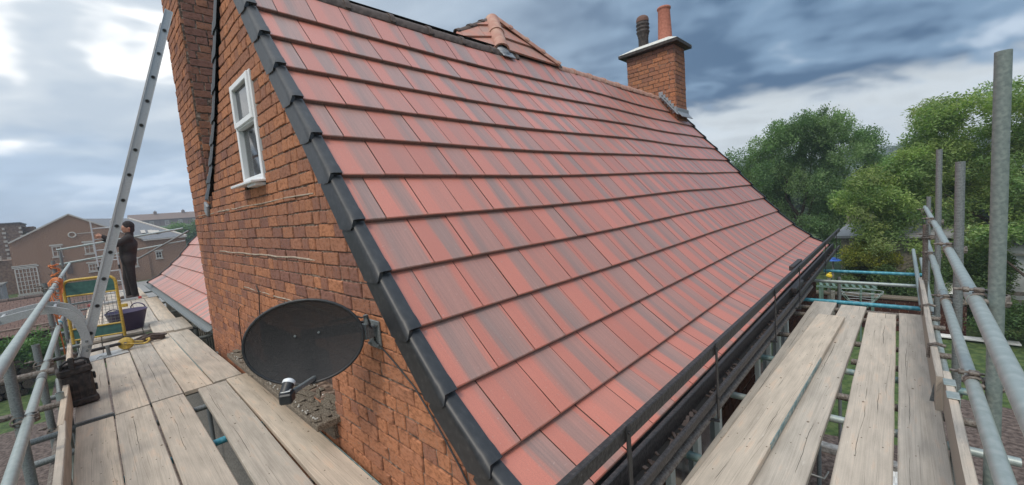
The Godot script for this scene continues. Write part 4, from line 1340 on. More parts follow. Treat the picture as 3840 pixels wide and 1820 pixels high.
# ------------------------------------------------------------------ the dish
func build_dish():
	var dish := thing("satellite_dish", "dark grey oval satellite dish bracketed to the brick gable", "satellite dish")
	var c := Vector3(0.668, -0.585, -2.095)
	var n := Vector3(-0.57, 0.05, 0.82).normalized()
	var u := Vector3.UP.cross(n).normalized()
	u = u.rotated(n, 0.03)
	var w := n.cross(u)
	var xf := Transform3D(Basis(u, w, n), c)
	var a := 0.272
	var h := 0.205
	var b := Mb.new()
	var rings := 8
	var seg := 40
	var P := func(i: int, k: int, off: float) -> Vector3:
		var t := float(i) / rings
		var ang := TAU * k / seg
		return Vector3(cos(ang) * a * t, sin(ang) * h * t, (t * t - 1.0) * 0.042 + off)
	b.soft()
	for i in rings:
		for k in seg:
			if i == 0: b.tri(P.call(0, 0, 0), P.call(1, k, 0), P.call(1, k + 1, 0))
			else: b.quad(P.call(i, k, 0), P.call(i + 1, k, 0), P.call(i + 1, k + 1, 0), P.call(i, k + 1, 0))
	var face := part("reflector", b, M.dish_mesh if M.has("dish_mesh") else dish_mesh(), dish, xf)
	b = Mb.new()
	var rim := []
	for k in seg: rim.append(Vector3(cos(TAU * k / seg) * a, sin(TAU * k / seg) * h, -0.004))
	b.sweep(rim, 0.0075, 8, true)
	part("rim", b, M.plastic, face)
	b = Mb.new()
	for p in [[-0.05, 0.03], [0.06, 0.03], [0.035, -0.12], [-0.02, -0.125]]: b.tube(Vector3(p[0], p[1], -0.043), Vector3(p[0], p[1], -0.034), 0.006, 6)
	part("bolt", b, M.dull_steel, face)
	b = Mb.new()
	b.box(Vector3(0.125, 0.02, -0.062), Vector3(0.31, 0.055, 0.02), Basis(), 0.003)
	b.box(Vector3(0.0, -0.085, -0.062), Vector3(0.06, 0.22, 0.02), Basis(), 0.003)
	part("back_bracket", b, M.black, dish, xf)
	# arm to the receiver
	b = Mb.new()
	var root := xf * Vector3(0.02, -0.185, -0.02)
	var tip := xf * Vector3(-0.045, -0.185, 0.17)
	b.beam(root, tip, 0.017, 0.022, 0.003)
	part("arm", b, M.dull_steel, dish)
	var dirn := (xf * Vector3(0, 0, -0.03) - tip).normalized()
	var lx := Vector3.UP.cross(dirn).normalized()
	var lb := Transform3D(Basis(lx, dirn, lx.cross(dirn)).scaled(Vector3.ONE * 0.82), tip + Vector3(0, 0.035, 0))
	b = Mb.new()
	b.lathe([Vector2(0.0, -0.055), Vector2(0.026, -0.055), Vector2(0.029, -0.045), Vector2(0.029, 0.005), Vector2(0.031, 0.01), Vector2(0.031, 0.018)], 18, lb)
	b.box(lb.origin + Vector3(-0.012, -0.035, 0.024), Vector3(0.052, 0.046, 0.058), Basis(Vector3.UP, -0.6), 0.006)
	var lnb := part("receiver", b, M.plastic, dish)
	b = Mb.new()
	b.lathe([Vector2(0.031, 0.018), Vector2(0.033, 0.024), Vector2(0.032, 0.036), Vector2(0.022, 0.044), Vector2(0.0, 0.046)], 18, lb)
	part("white_cap", b, M.white, lnb)
	b = Mb.new()
	var bb := Basis(Vector3.UP, -0.6)
	b.box(lb.origin + Vector3(-0.012, -0.007, 0.024) + bb * Vector3(0, 0.002, 0.002), Vector3(0.038, 0.004, 0.028), bb, 0.001)
	part("label", b, M.alu, lnb)
	# wall bracket
	b = Mb.new()
	b.box(Vector3(0.992, -0.625, -2.02), Vector3(0.012, 0.15, 0.12), Basis(), 0.003)
	b.box(Vector3(0.955, -0.60, -2.0), Vector3(0.07, 0.06, 0.045), Basis(Vector3.UP, 0.4), 0.004)
	b.box(Vector3(0.93, -0.585, -1.985), Vector3(0.05, 0.085, 0.03), Basis(Vector3.UP, 0.6), 0.004)
	b.tube(Vector3(0.93, -0.55, -1.97), Vector3(0.93, -0.50, -1.97), 0.012, 10)
	b.beam(xf * Vector3(0.25, 0.02, -0.062), Vector3(0.965, -0.60, -2.0), 0.03, 0.04, 0.003)
	for q in [[-0.57, -1.975], [-0.57, -2.065], [-0.68, -1.975], [-0.68, -2.065]]: b.tube(Vector3(0.986, q[0], q[1]), Vector3(0.974, q[0], q[1]), 0.009, 6)
	part("wall_bracket", b, M.dull_steel, dish)
	b = Mb.new()
	b.sweep([xf * Vector3(0.06, 0.035, -0.05), xf * Vector3(0.12, 0.07, -0.05), xf * Vector3(0.24, 0.085, -0.03), xf * Vector3(0.27, 0.07, -0.03), Vector3(0.93, -0.50, -1.95), Vector3(0.985, -0.66, -2.01)], 0.0045, 6)
	part("cable", b, M.black, dish)

func dish_mesh() -> Material:      # a perforated sheet: dark paint one can faintly see through
	var m := mat(Color(lin(0.016, 0.0158, 0.018), 0.97), 0.42)
	m.transparency = BaseMaterial3D.TRANSPARENCY_ALPHA
	m.normal_enabled = true
	m.normal_texture = normal_tex(0.25, 3.0, 256, 9, 1)
	m.uv1_triplanar = true
	m.uv1_scale = Vector3.ONE * 6.0
	return m


# ------------------------------------------------------------------ ladder and what stands about it
func build_ladder():
	var lad := thing("roof_ladder", "long aluminium ladder leaning on the chimney breast, hooked bars at its foot", "ladder")
	var foot := Vector2(-0.262, -1.49)
	var head := Vector2(0.915, 2.33)
	var d := (head - foot).normalized()
	var l := foot.distance_to(head)
	for z in [-5.62, -6.02]:
		var b := Mb.new()
		var t := Transform3D(Basis(Vector3(d.y, -d.x, 0), Vector3(d.x, d.y, 0), Vector3(0, 0, 1)), Vector3(foot.x, foot.y, z))
		b.box(t * Vector3(0, l / 2, 0), Vector3(0.070, l, 0.020), t.basis, 0.003)
		for s in [-1.0, 1.0]: b.box(t * Vector3(s * 0.032, l / 2, 0.003 if z > -5.8 else -0.003), Vector3(0.006, l - 0.02, 0.024), t.basis, 0.001)
		part("stile", b, M.alu, lad)
	var k := 0
	while k < 15:
		var p := Vector2(0.848, 2.108) - Vector2(0.07705, 0.2505) * k
		k += 1
		if p.y < -1.4: continue
		var b := Mb.new()
		b.tube(Vector3(p.x, p.y, -5.632), Vector3(p.x, p.y, -6.01), 0.015, 14, -1.0, true, 0.012)
		var o := part("rung", b, M.alu, lad)
		b = Mb.new()
		b.tube(Vector3(p.x, p.y, -5.66), Vector3(p.x, p.y, -5.6075), 0.0155, 14, -1.0, true)
		part("rung_hole", b, M.felt, o)
		b = Mb.new()
		b.tube(Vector3(p.x, p.y, -5.612), Vector3(p.x, p.y, -5.6065), 0.0195, 14, -1.0, true, 0.0145)
		part("rung_end", b, M.dull_steel, o)
	var c := PackedVector2Array([Vector2(-0.107, -1.00), Vector2(-0.118, -0.86), Vector2(-0.150, -0.735), Vector2(-0.205, -0.655), Vector2(-0.28, -0.615), Vector2(-0.36, -0.605), Vector2(-0.47, -0.617), Vector2(-0.60, -0.638), Vector2(-0.95, -0.69)])
	for z in [-5.598, -6.04]:
		var left := PackedVector2Array()
		var right := PackedVector2Array()
		for i in c.size():
			var t := (c[mini(i + 1, c.size() - 1)] - c[maxi(i - 1, 0)]).normalized()
			var n := Vector2(-t.y, t.x)
			left.append(c[i] + n * 0.033)
			right.append(c[i] - n * 0.033)
		right.reverse()
		left.append_array(right)
		var b := Mb.new()
		b.extrude(left, 0.022, Transform3D(Basis(), Vector3(0, 0, z)))
		part("ridge_hook", b, M.alu, lad)
	for i in [4, 7]:
		var b := Mb.new()
		b.tube(Vector3(c[i].x, c[i].y, -6.07), Vector3(c[i].x, c[i].y, -5.565), 0.013, 10)
		part("hook_spacer", b, M.alu, lad)
	var b := Mb.new()
	for p in [Vector2(-0.112, -0.96), Vector2(-0.118, -1.05), Vector2(-0.10, -1.02)]: b.tube(Vector3(p.x, p.y, -5.59), Vector3(p.x, p.y, -5.565), 0.012, 6)
	part("bolt", b, M.dull_steel, lad)


func build_left_things():
	var b := Mb.new()
	# ---- tool case
	var o := thing("tool_case", "black ribbed plastic tool case standing on end before the ladder's foot", "tool case", Vector3(-0.215, -1.498, -5.46), 0.12)
	b.box(Vector3(0, 0.165, 0), Vector3(0.205, 0.25, 0.15), Basis(Vector3.BACK, 0.02), 0.012)
	for k in 5: b.box(Vector3(-0.08 + k * 0.04, 0.16, 0.077), Vector3(0.012, 0.22, 0.012), Basis(), 0.003)
	part("body", b, M.sooty, o)
	b = Mb.new(); b.box(Vector3(0.004, 0.035, 0.004), Vector3(0.225, 0.065, 0.175), Basis(), 0.014); part("base", b, M.sooty, o)
	b = Mb.new(); b.box(Vector3(-0.006, 0.325, 0), Vector3(0.222, 0.075, 0.165), Basis(Vector3.BACK, 0.03), 0.016); b.box(Vector3(-0.004, 0.375, 0.0), Vector3(0.15, 0.04, 0.12), Basis(), 0.012); part("lid", b, M.sooty, o)
	b = Mb.new(); b.sweep([Vector3(-0.09, 0.35, 0.06), Vector3(-0.085, 0.40, 0.065), Vector3(-0.05, 0.425, 0.065), Vector3(0.05, 0.43, 0.06), Vector3(0.085, 0.405, 0.06), Vector3(0.09, 0.35, 0.06)], 0.011, 8); part("handle", b, M.black, o)
	b = Mb.new(); b.box(Vector3(-0.02, 0.40, 0.075), Vector3(0.04, 0.11, 0.03), Basis(), 0.008); part("latch", b, M.dark_metal, o)
	for y in [0.13, 0.24]:
		b = Mb.new(); b.box(Vector3(0.113, y, 0.03), Vector3(0.016, 0.06, 0.04), Basis(), 0.004); part("clip", b, M.black, o)
	# ---- yellow and green barrier frame
	var F := Transform3D(Basis(Vector3.UP, -0.34), Vector3(-0.035, -1.5, -8.62))
	o = thing("barrier_frame", "yellow tube frame with green panels and wire mesh standing behind the ladder", "barrier")
	o.transform = F
	b = Mb.new()
	var w := 0.285
	var h := 0.93
	var p := []
	for q in [[-w, 0.0], [-w, h - 0.09], [-w + 0.012, h - 0.045], [-w + 0.045, h - 0.012], [-w + 0.09, h], [w - 0.09, h], [w - 0.045, h - 0.012], [w - 0.012, h - 0.045], [w, h - 0.09], [w, 0.0]]: p.append(Vector3(q[0], q[1], 0))
	b.sweep(p, 0.019, 12)
	part("tube_frame", b, M.yellow, o)
	for y in [0.05, 0.21, 0.70]:
		b = Mb.new(); b.tube(Vector3(-w, y, 0), Vector3(w, y, 0), 0.013, 10); part("cross_bar", b, M.yellow, o)
	b = Mb.new(); b.box(Vector3(0, 0.80, 0), Vector3(2 * w - 0.03, 0.19, 0.006)); part("panel", b, M.green_panel, o)
	b = Mb.new(); b.box(Vector3(0, 0.13, 0), Vector3(2 * w - 0.03, 0.145, 0.006)); part("panel", b, M.green_panel, o)
	b = Mb.new()
	for k in 12: b.tube(Vector3(-w + 0.045 * (k + 1), 0.21, 0), Vector3(-w + 0.045 * (k + 1), 0.70, 0), 0.0025, 5, -1.0, false)
	for k in 11: b.tube(Vector3(-w, 0.21 + 0.045 * k, 0.004), Vector3(w, 0.21 + 0.045 * k, 0.004), 0.0025, 5, -1.0, false)
	part("wire_mesh", b, M.dull_steel, o)
	b = Mb.new(); b.box(Vector3(w + 0.05, 0.46, 0), Vector3(0.08, 0.05, 0.03), Basis(), 0.004); part("hinge", b, M.yellow, o)
	# ---- tub
	o = thing("rubber_tub", "purple flexible rubber tub with two handles behind the yellow frame", "tub", Vector3(0.31, -1.495, -9.02))
	b = Mb.new()
	b.lathe([Vector2(0.0, 0.0), Vector2(0.165, 0.0), Vector2(0.178, 0.01), Vector2(0.25, 0.285), Vector2(0.258, 0.29), Vector2(0.258, 0.30), Vector2(0.246, 0.30), Vector2(0.17, 0.02), Vector2(0.0, 0.02)], 28)
	part("bowl", b, M.purple, o)
	for s in [-1.0, 1.0]:
		b = Mb.new()
		p = []
		for k in 9:
			var t := PI * k / 8.0
			p.append(Vector3(s * (0.247 - 0.005 * sin(t)), 0.29 + sin(t) * 0.085, cos(t) * 0.11))
		b.sweep(p, 0.009, 8)
		part("handle", b, M.purple, o, Transform3D(Basis(Vector3.UP, 0.9), Vector3.ZERO))
	# ---- gin wheel and its pole
	o = thing("rope_pulley", "small yellow rope pulley with hook lying on the boards", "hoist wheel", Vector3(0.20, -1.43, -7.42), -0.25)
	o.scale = Vector3.ONE * 0.84
	b = Mb.new()
	var tip := Basis(Vector3.RIGHT, 1.25)
	b.lathe([Vector2(0.02, -0.03), Vector2(0.085, -0.03), Vector2(0.095, -0.022), Vector2(0.080, -0.008), Vector2(0.080, 0.008), Vector2(0.095, 0.022), Vector2(0.085, 0.03), Vector2(0.02, 0.03)], 26, Transform3D(tip, Vector3(0, 0.02, 0)))
	part("wheel", b, M.yellow, o)
	b = Mb.new(); b.tube(Vector3(0, 0.0, -0.045), Vector3(0, 0.034, 0.052), 0.022, 12); part("hub", b, M.rusty, o)
	b = Mb.new()
	b.beam(Vector3(-0.02, 0.03, 0.045), Vector3(0.24, -0.02, 0.06), 0.035, 0.012, 0.003)
	b.beam(Vector3(-0.02, 0.05, -0.04), Vector3(0.20, 0.0, -0.03), 0.035, 0.012, 0.003)
	b.sweep([Vector3(0.20, -0.02, 0.05), Vector3(0.26, -0.01, 0.06), Vector3(0.29, 0.02, 0.04), Vector3(0.28, 0.035, 0.0), Vector3(0.24, 0.02, -0.02)], 0.015, 8)
	part("yoke", b, M.yellow, o)
	o = thing("gin_pole", "dark steel pole lying between the toe board and the yellow wheel", "pole")
	b = Mb.new(); b.tube(Vector3(-0.45, -1.36, -7.10), Vector3(0.14, -1.395, -7.40), 0.021, 12); part("tube", b, M.dark_metal, o)
	b = Mb.new(); b.tube(Vector3(-0.34, -1.366, -7.155), Vector3(-0.26, -1.371, -7.196), 0.033, 12); part("collar", b, M.rusty, o)
	o = thing("rope_heap", "heap of brown rope piled beside the yellow wheel", "rope", Vector3(0.46, -1.5, -7.62))
	var r := RandomNumberGenerator.new()
	r.seed = 12
	for k in 2:
		b = Mb.new()
		p = []
		for i in 90:
			var t := i * 0.42 + k
			p.append(Vector3(cos(t) * (0.14 + 0.05 * sin(i * 0.21)) + r.randf_range(-0.012, 0.012), 0.015 + 0.09 * absf(sin(i * 0.09 + k)) * (1.0 - 0.5 * absf(cos(t))), sin(t) * 0.065 + r.randf_range(-0.01, 0.01)))
		b.sweep(p, 0.011, 6)
		part("coil", b, M.brown_tile, o)
	# ---- base plate
	o = thing("base_plate", "thin steel plate with a short upright spigot by the ladder", "base plate", Vector3(0.02, -1.497, -7.28), 0.12)
	b = Mb.new(); b.box(Vector3(0, 0.004, -0.08), Vector3(0.36, 0.006, 0.32), Basis(Vector3.BACK, 0.01), 0.001); part("sheet", b, M.alu, o)
	b = Mb.new(); b.tube(Vector3(0.01, 0.005, -0.02), Vector3(0.004, 0.125, -0.02), 0.019, 14, -1.0, true, 0.014); part("spigot", b, M.dull_steel, o)
	b = Mb.new()
	for q in [[-0.10, 0.0, -0.02, 0.035], [-0.06, 0.09, 0.03, 0.005], [-0.12, 0.07, -0.05, 0.02]]: b.sweep([Vector3(q[0], 0.012, q[1]), Vector3((q[0] + q[2]) / 2, 0.035, (q[1] + q[3]) / 2), Vector3(q[2], 0.012, q[3])], 0.003, 5)
	part("wire_offcut", b, M.dull_steel, o)
	# ---- orange rope on the rail
	o = thing("rope_coil", "coil of orange rope wound and hanging on the far guard rail", "rope")
	for k in 7:
		b = Mb.new()
		p = []
		var z0 := -8.35 + k * 0.14
		var rad := r.randf_range(0.045, 0.065)
		var hang := r.randf_range(0.05, 0.30) if k < 5 else 0.36
		for i in 20:
			var t := TAU * i / 20.0
			p.append(Vector3(-0.338 + cos(t) * rad + r.randf_range(-0.006, 0.006), -0.55 + sin(t) * rad * (1.0 if sin(t) > 0 else 1.0 + hang / rad) + 0.02, z0 + 0.10 * sin(t * 0.5 + k) + 0.04 * sin(t * 2.0)))
		b.sweep(p, 0.0065, 7, true)
		part("loop", b, M.orange_rope, o)
	b = Mb.new()
	p = []
	for i in 70:
		var t := i * 0.62
		p.append(Vector3(-0.400 + cos(t) * (0.05 + 0.012 * sin(i)), -0.46 + 0.10 * sin(i * 0.16), -9.9 + sin(t) * (0.06 + 0.02 * sin(i * 0.7))))
	b.sweep(p, 0.0065, 7)
	part("wrapping", b, M.orange_rope, o)
	b = Mb.new(); b.sweep([Vector3(-0.39, -0.55, -7.40), Vector3(-0.36, -0.9, -7.42), Vector3(-0.345, -1.3, -7.44), Vector3(-0.35, -1.9, -7.45)], 0.008, 6); part("tail", b, M.orange_rope, o)
	# ---- stepladder the man holds
	o = thing("stepladder", "pale aluminium ladder with a red-ended foot bar in front of the man", "ladder", Vector3(0.30, -1.495, -13.1))
	for s in [-1.0, 1.0]:
		b = Mb.new(); b.beam(Vector3(s * 0.172, 0, 0), Vector3(s * 0.166 - 0.005, 1.88, -0.25), 0.026, 0.06, 0.003, Vector3.BACK); part("stile", b, M.alu, o)
		b = Mb.new(); b.box(Vector3(s * 0.170, 0.80, -0.08), Vector3(0.035, 0.10, 0.07), Basis(), 0.006); part("bracket", b, M.black, o)
	for k in 7:
		b = Mb.new(); b.tube(Vector3(-0.17, 0.22 + k * 0.25, -0.03 - k * 0.033), Vector3(0.17, 0.22 + k * 0.25, -0.03 - k * 0.033), 0.014, 10); part("rung", b, M.alu, o)
	b = Mb.new(); b.box(Vector3(0.0, 0.02, 0.02), Vector3(0.80, 0.045, 0.06), Basis(), 0.004); part("foot_bar", b, M.alu, o)
	for s in [-1.0, 1.0]:
		b = Mb.new(); b.box(Vector3(s * 0.42, 0.02, 0.02), Vector3(0.06, 0.052, 0.068), Basis(), 0.005); part("end_cap", b, M.red, o)


# ------------------------------------------------------------------ a body as one skin: smooth union of tapered bones, meshed as surface nets
func skin(b: Mb, bones: Array, cell: float, k: float):
	var lo := Vector3.INF
	var hi := -Vector3.INF
	for q in bones:
		for i in 2:
			var rr: float = q[2 + i] + cell * 2.0
			lo = lo.min(q[i] - Vector3.ONE * rr)
			hi = hi.max(q[i] + Vector3.ONE * rr)
	var n := Vector3i(((hi - lo) / cell).ceil()) + Vector3i.ONE
	var f := PackedFloat32Array()
	f.resize(n.x * n.y * n.z)
	f.fill(1.0)
	for q in bones:
		var A: Vector3 = q[0]
		var B: Vector3 = q[1]
		var ra: float = q[2]
		var rb: float = q[3]
		var m := maxf(ra, rb) + k + cell * 2.0
		var a := Vector3i(((A.min(B) - Vector3.ONE * m - lo) / cell).floor()).clamp(Vector3i.ZERO, n - Vector3i.ONE)
		var c := Vector3i(((A.max(B) + Vector3.ONE * m - lo) / cell).ceil()).clamp(Vector3i.ZERO, n - Vector3i.ONE)
		var ab := B - A
		var l2 := maxf(ab.length_squared(), 1e-9)
		for z in range(a.z, c.z + 1):
			for y in range(a.y, c.y + 1):
				for x in range(a.x, c.x + 1):
					var p := lo + Vector3(x, y, z) * cell
					var t := clampf((p - A).dot(ab) / l2, 0.0, 1.0)
					var d := (p - A - ab * t).length() - lerpf(ra, rb, t)
					var i := (z * n.y + y) * n.x + x
					var e := f[i]
					var h := clampf(0.5 + 0.5 * (e - d) / k, 0.0, 1.0)
					f[i] = lerpf(e, d, h) - k * h * (1.0 - h)
	var at := {}
	var dx := [0, 1, 0, 1, 0, 1, 0, 1]
	var dy := [0, 0, 1, 1, 0, 0, 1, 1]
	var dz := [0, 0, 0, 0, 1, 1, 1, 1]
	var edges := [[0, 1], [2, 3], [4, 5], [6, 7], [0, 2], [1, 3], [4, 6], [5, 7], [0, 4], [1, 5], [2, 6], [3, 7]]
	for z in n.z - 1:
		for y in n.y - 1:
			for x in n.x - 1:
				var v := []
				var neg := 0
				for i in 8:
					var s := f[((z + dz[i]) * n.y + y + dy[i]) * n.x + x + dx[i]]
					v.append(s)
					if s < 0.0: neg += 1
				if neg == 0 or neg == 8: continue
				var sum := Vector3.ZERO
				var cnt := 0
				for e in edges:
					if (v[e[0]] < 0.0) != (v[e[1]] < 0.0):
						var t: float = v[e[0]] / (v[e[0]] - v[e[1]])
						sum += Vector3(dx[e[0]], dy[e[0]], dz[e[0]]).lerp(Vector3(dx[e[1]], dy[e[1]], dz[e[1]]), t)
						cnt += 1
				at[Vector3i(x, y, z)] = lo + (Vector3(x, y, z) + sum / cnt) * cell
	b.soft()
	for c in at:
		var x: int = c.x; var y: int = c.y; var z: int = c.z
		var s0 := f[(z * n.y + y) * n.x + x] < 0.0
		for ax in 3:
			var o := Vector3i.ZERO
			o[ax] = 1
			var s1 := f[((z + o.z) * n.y + y + o.y) * n.x + x + o.x] < 0.0
			if s0 == s1: continue
			var u := Vector3i.ZERO; u[(ax + 1) % 3] = 1
			var w := Vector3i.ZERO; w[(ax + 2) % 3] = 1
			if not (at.has(c - u) and at.has(c - w) and at.has(c - u - w)): continue
			if s0: b.quad(at[c - u - w], at[c - w], at[c], at[c - u])
			else: b.quad(at[c - u - w], at[c - u], at[c], at[c - w])

func build_person():
	var o := thing("person", "man in dark hooded work clothes standing with a ladder on the far boards", "person", Vector3(0.60, BOARD_TOP, -13.40))
	# he faces -x; z is across his shoulders
	var b := Mb.new()
	var J := func(x: float, y: float, z: float) -> Vector3: return Vector3(x, y, z)
	var bones := [
		[J.call(0.055, 0.96, -0.08), J.call(0.055, 0.96, 0.08), 0.135, 0.135],
		[J.call(0.06, 1.05, 0), J.call(0.095, 1.30, 0), 0.155, 0.17],
		[J.call(0.095, 1.26, -0.09), J.call(0.095, 1.26, 0.09), 0.145, 0.145],
		[J.call(0.06, 0.90, -0.09), J.call(0.06, 0.90, 0.09), 0.13, 0.13],
		[J.call(0.11, 1.44, -0.16), J.call(0.11, 1.44, 0.16), 0.085, 0.085],
		[J.call(0.13, 1.46, 0), J.call(0.155, 1.60, 0), 0.085, 0.07]]
	for s in [-1.0, 1.0]:
		var fwd := 0.03 if s > 0 else -0.03
		bones.append_array([
			[J.call(0.05, 0.93, s * 0.085), J.call(0.015 + fwd, 0.50, s * 0.095), 0.11, 0.08],
			[J.call(0.015 + fwd, 0.50, s * 0.095), J.call(0.015 + fwd * 1.5, 0.10, s * 0.10), 0.076, 0.066],
			[J.call(0.11, 1.43, s * 0.17), J.call(-0.10, 1.33, s * 0.20), 0.078, 0.064],
			[J.call(-0.10, 1.33, s * 0.20), J.call(-0.31, 1.50 + s * 0.03, s * 0.13), 0.062, 0.044]])
	skin(b, bones, 0.024, 0.035)
	part("clothed_body", b, M.cloth, o)
	b = Mb.new()
	skin(b, [[J.call(0.145, 1.62, 0), J.call(0.145, 1.73, 0), 0.075, 0.092], [J.call(0.10, 1.65, 0), J.call(0.09, 1.70, 0), 0.062, 0.07], [J.call(0.045, 1.675, 0), J.call(0.028, 1.655, 0), 0.012, 0.016], [J.call(0.075, 1.61, 0), J.call(0.07, 1.615, 0), 0.042, 0.04],
		[J.call(0.15, 1.68, -0.09), J.call(0.155, 1.66, -0.092), 0.018, 0.014], [J.call(0.15, 1.68, 0.09), J.call(0.155, 1.66, 0.092), 0.018, 0.014]], 0.010, 0.02)
	var hd := part("head", b, M.skin, o)
	b = Mb.new()
	for s in [-1.0, 1.0]: b.tube(Vector3(0.045, 1.70, s * 0.03), Vector3(0.036, 1.70, s * 0.03), 0.008, 8)
	b.box(Vector3(0.034, 1.632, 0), Vector3(0.008, 0.005, 0.04))
	part("eyes_and_mouth", b, M.black, hd)
	b = Mb.new()
	skin(b, [[J.call(0.15, 1.745, 0), J.call(0.148, 1.76, 0), 0.104, 0.10], [J.call(0.175, 1.63, 0), J.call(0.17, 1.74, 0), 0.076, 0.092]], 0.012, 0.02)
	part("hood", b, M.cloth, hd)
	for s in [-1.0, 1.0]:
		b = Mb.new()
		var w := Vector3(-0.31, 1.50 + s * 0.03, s * 0.13)
		var f := [[w, w + Vector3(-0.075, 0.02, -s * 0.01), 0.030, 0.036]]
		for k in 4:
			var root := w + Vector3(-0.085, 0.05 - k * 0.022, -s * 0.012)
			var m := root + Vector3(-0.035, 0.004, -s * 0.012)
			var t := m + Vector3(-0.004, 0.0, -s * (0.032 - absf(k - 1.3) * 0.004))
			f.append_array([[root, m, 0.0095, 0.009], [m, t, 0.009, 0.008]])
		f.append_array([[w + Vector3(-0.03, 0.04, 0), w + Vector3(-0.06, 0.072, -s * 0.02), 0.012, 0.010], [w + Vector3(-0.06, 0.072, -s * 0.02), w + Vector3(-0.085, 0.07, -s * 0.04), 0.010, 0.009]])
		skin(b, f, 0.006, 0.008)
		part("hand", b, M.skin, o)
		b = Mb.new()
		var fx := 0.045 if s > 0 else -0.045
		skin(b, [[J.call(0.03 + fx, 0.10, s * 0.10), J.call(0.035 + fx, 0.05, s * 0.10), 0.055, 0.05], [J.call(0.03 + fx, 0.045, s * 0.10), J.call(-0.12 + fx, 0.038, s * 0.105), 0.046, 0.040]], 0.012, 0.02)
		part("boot", b, M.brown_tile, o)


# ------------------------------------------------------------------ the old school and the far side in the north
func far_window(parent: Node3D, c: Vector3, w: float, h: float, nx: int, ny: int, bar := 0.05, deep := 0.10):
	var b := Mb.new()
	for k in nx + 1: b.box(c + Vector3(lerpf(-w / 2, w / 2, float(k) / nx), 0, 0), Vector3(bar if k > 0 and k < nx else bar * 1.7, h + bar, deep * (0.7 if k > 0 and k < nx else 1.0)))
	for k in ny + 1: b.box(c + Vector3(0, lerpf(-h / 2, h / 2, float(k) / ny), 0.005), Vector3(w, bar if k > 0 and k < ny else bar * 1.7, deep * (0.65 if k > 0 and k < ny else 0.95)))
	var f := part("window", b, M.coping, parent)
	b = Mb.new(); b.box(c - Vector3(0, 0, 0.03), Vector3(w, h, 0.02)); part("pane", b, M.glass, f)
	b = Mb.new(); b.box(c + Vector3(0, h / 2 + 0.17, -0.01), Vector3(w + 0.35, 0.16, 0.12)); part("lintel", b, M.coping, f)
	b = Mb.new(); b.box(c + Vector3(0, -h / 2 - 0.12, 0.0), Vector3(w + 0.25, 0.10, 0.16)); part("sill", b, M.coping, f)

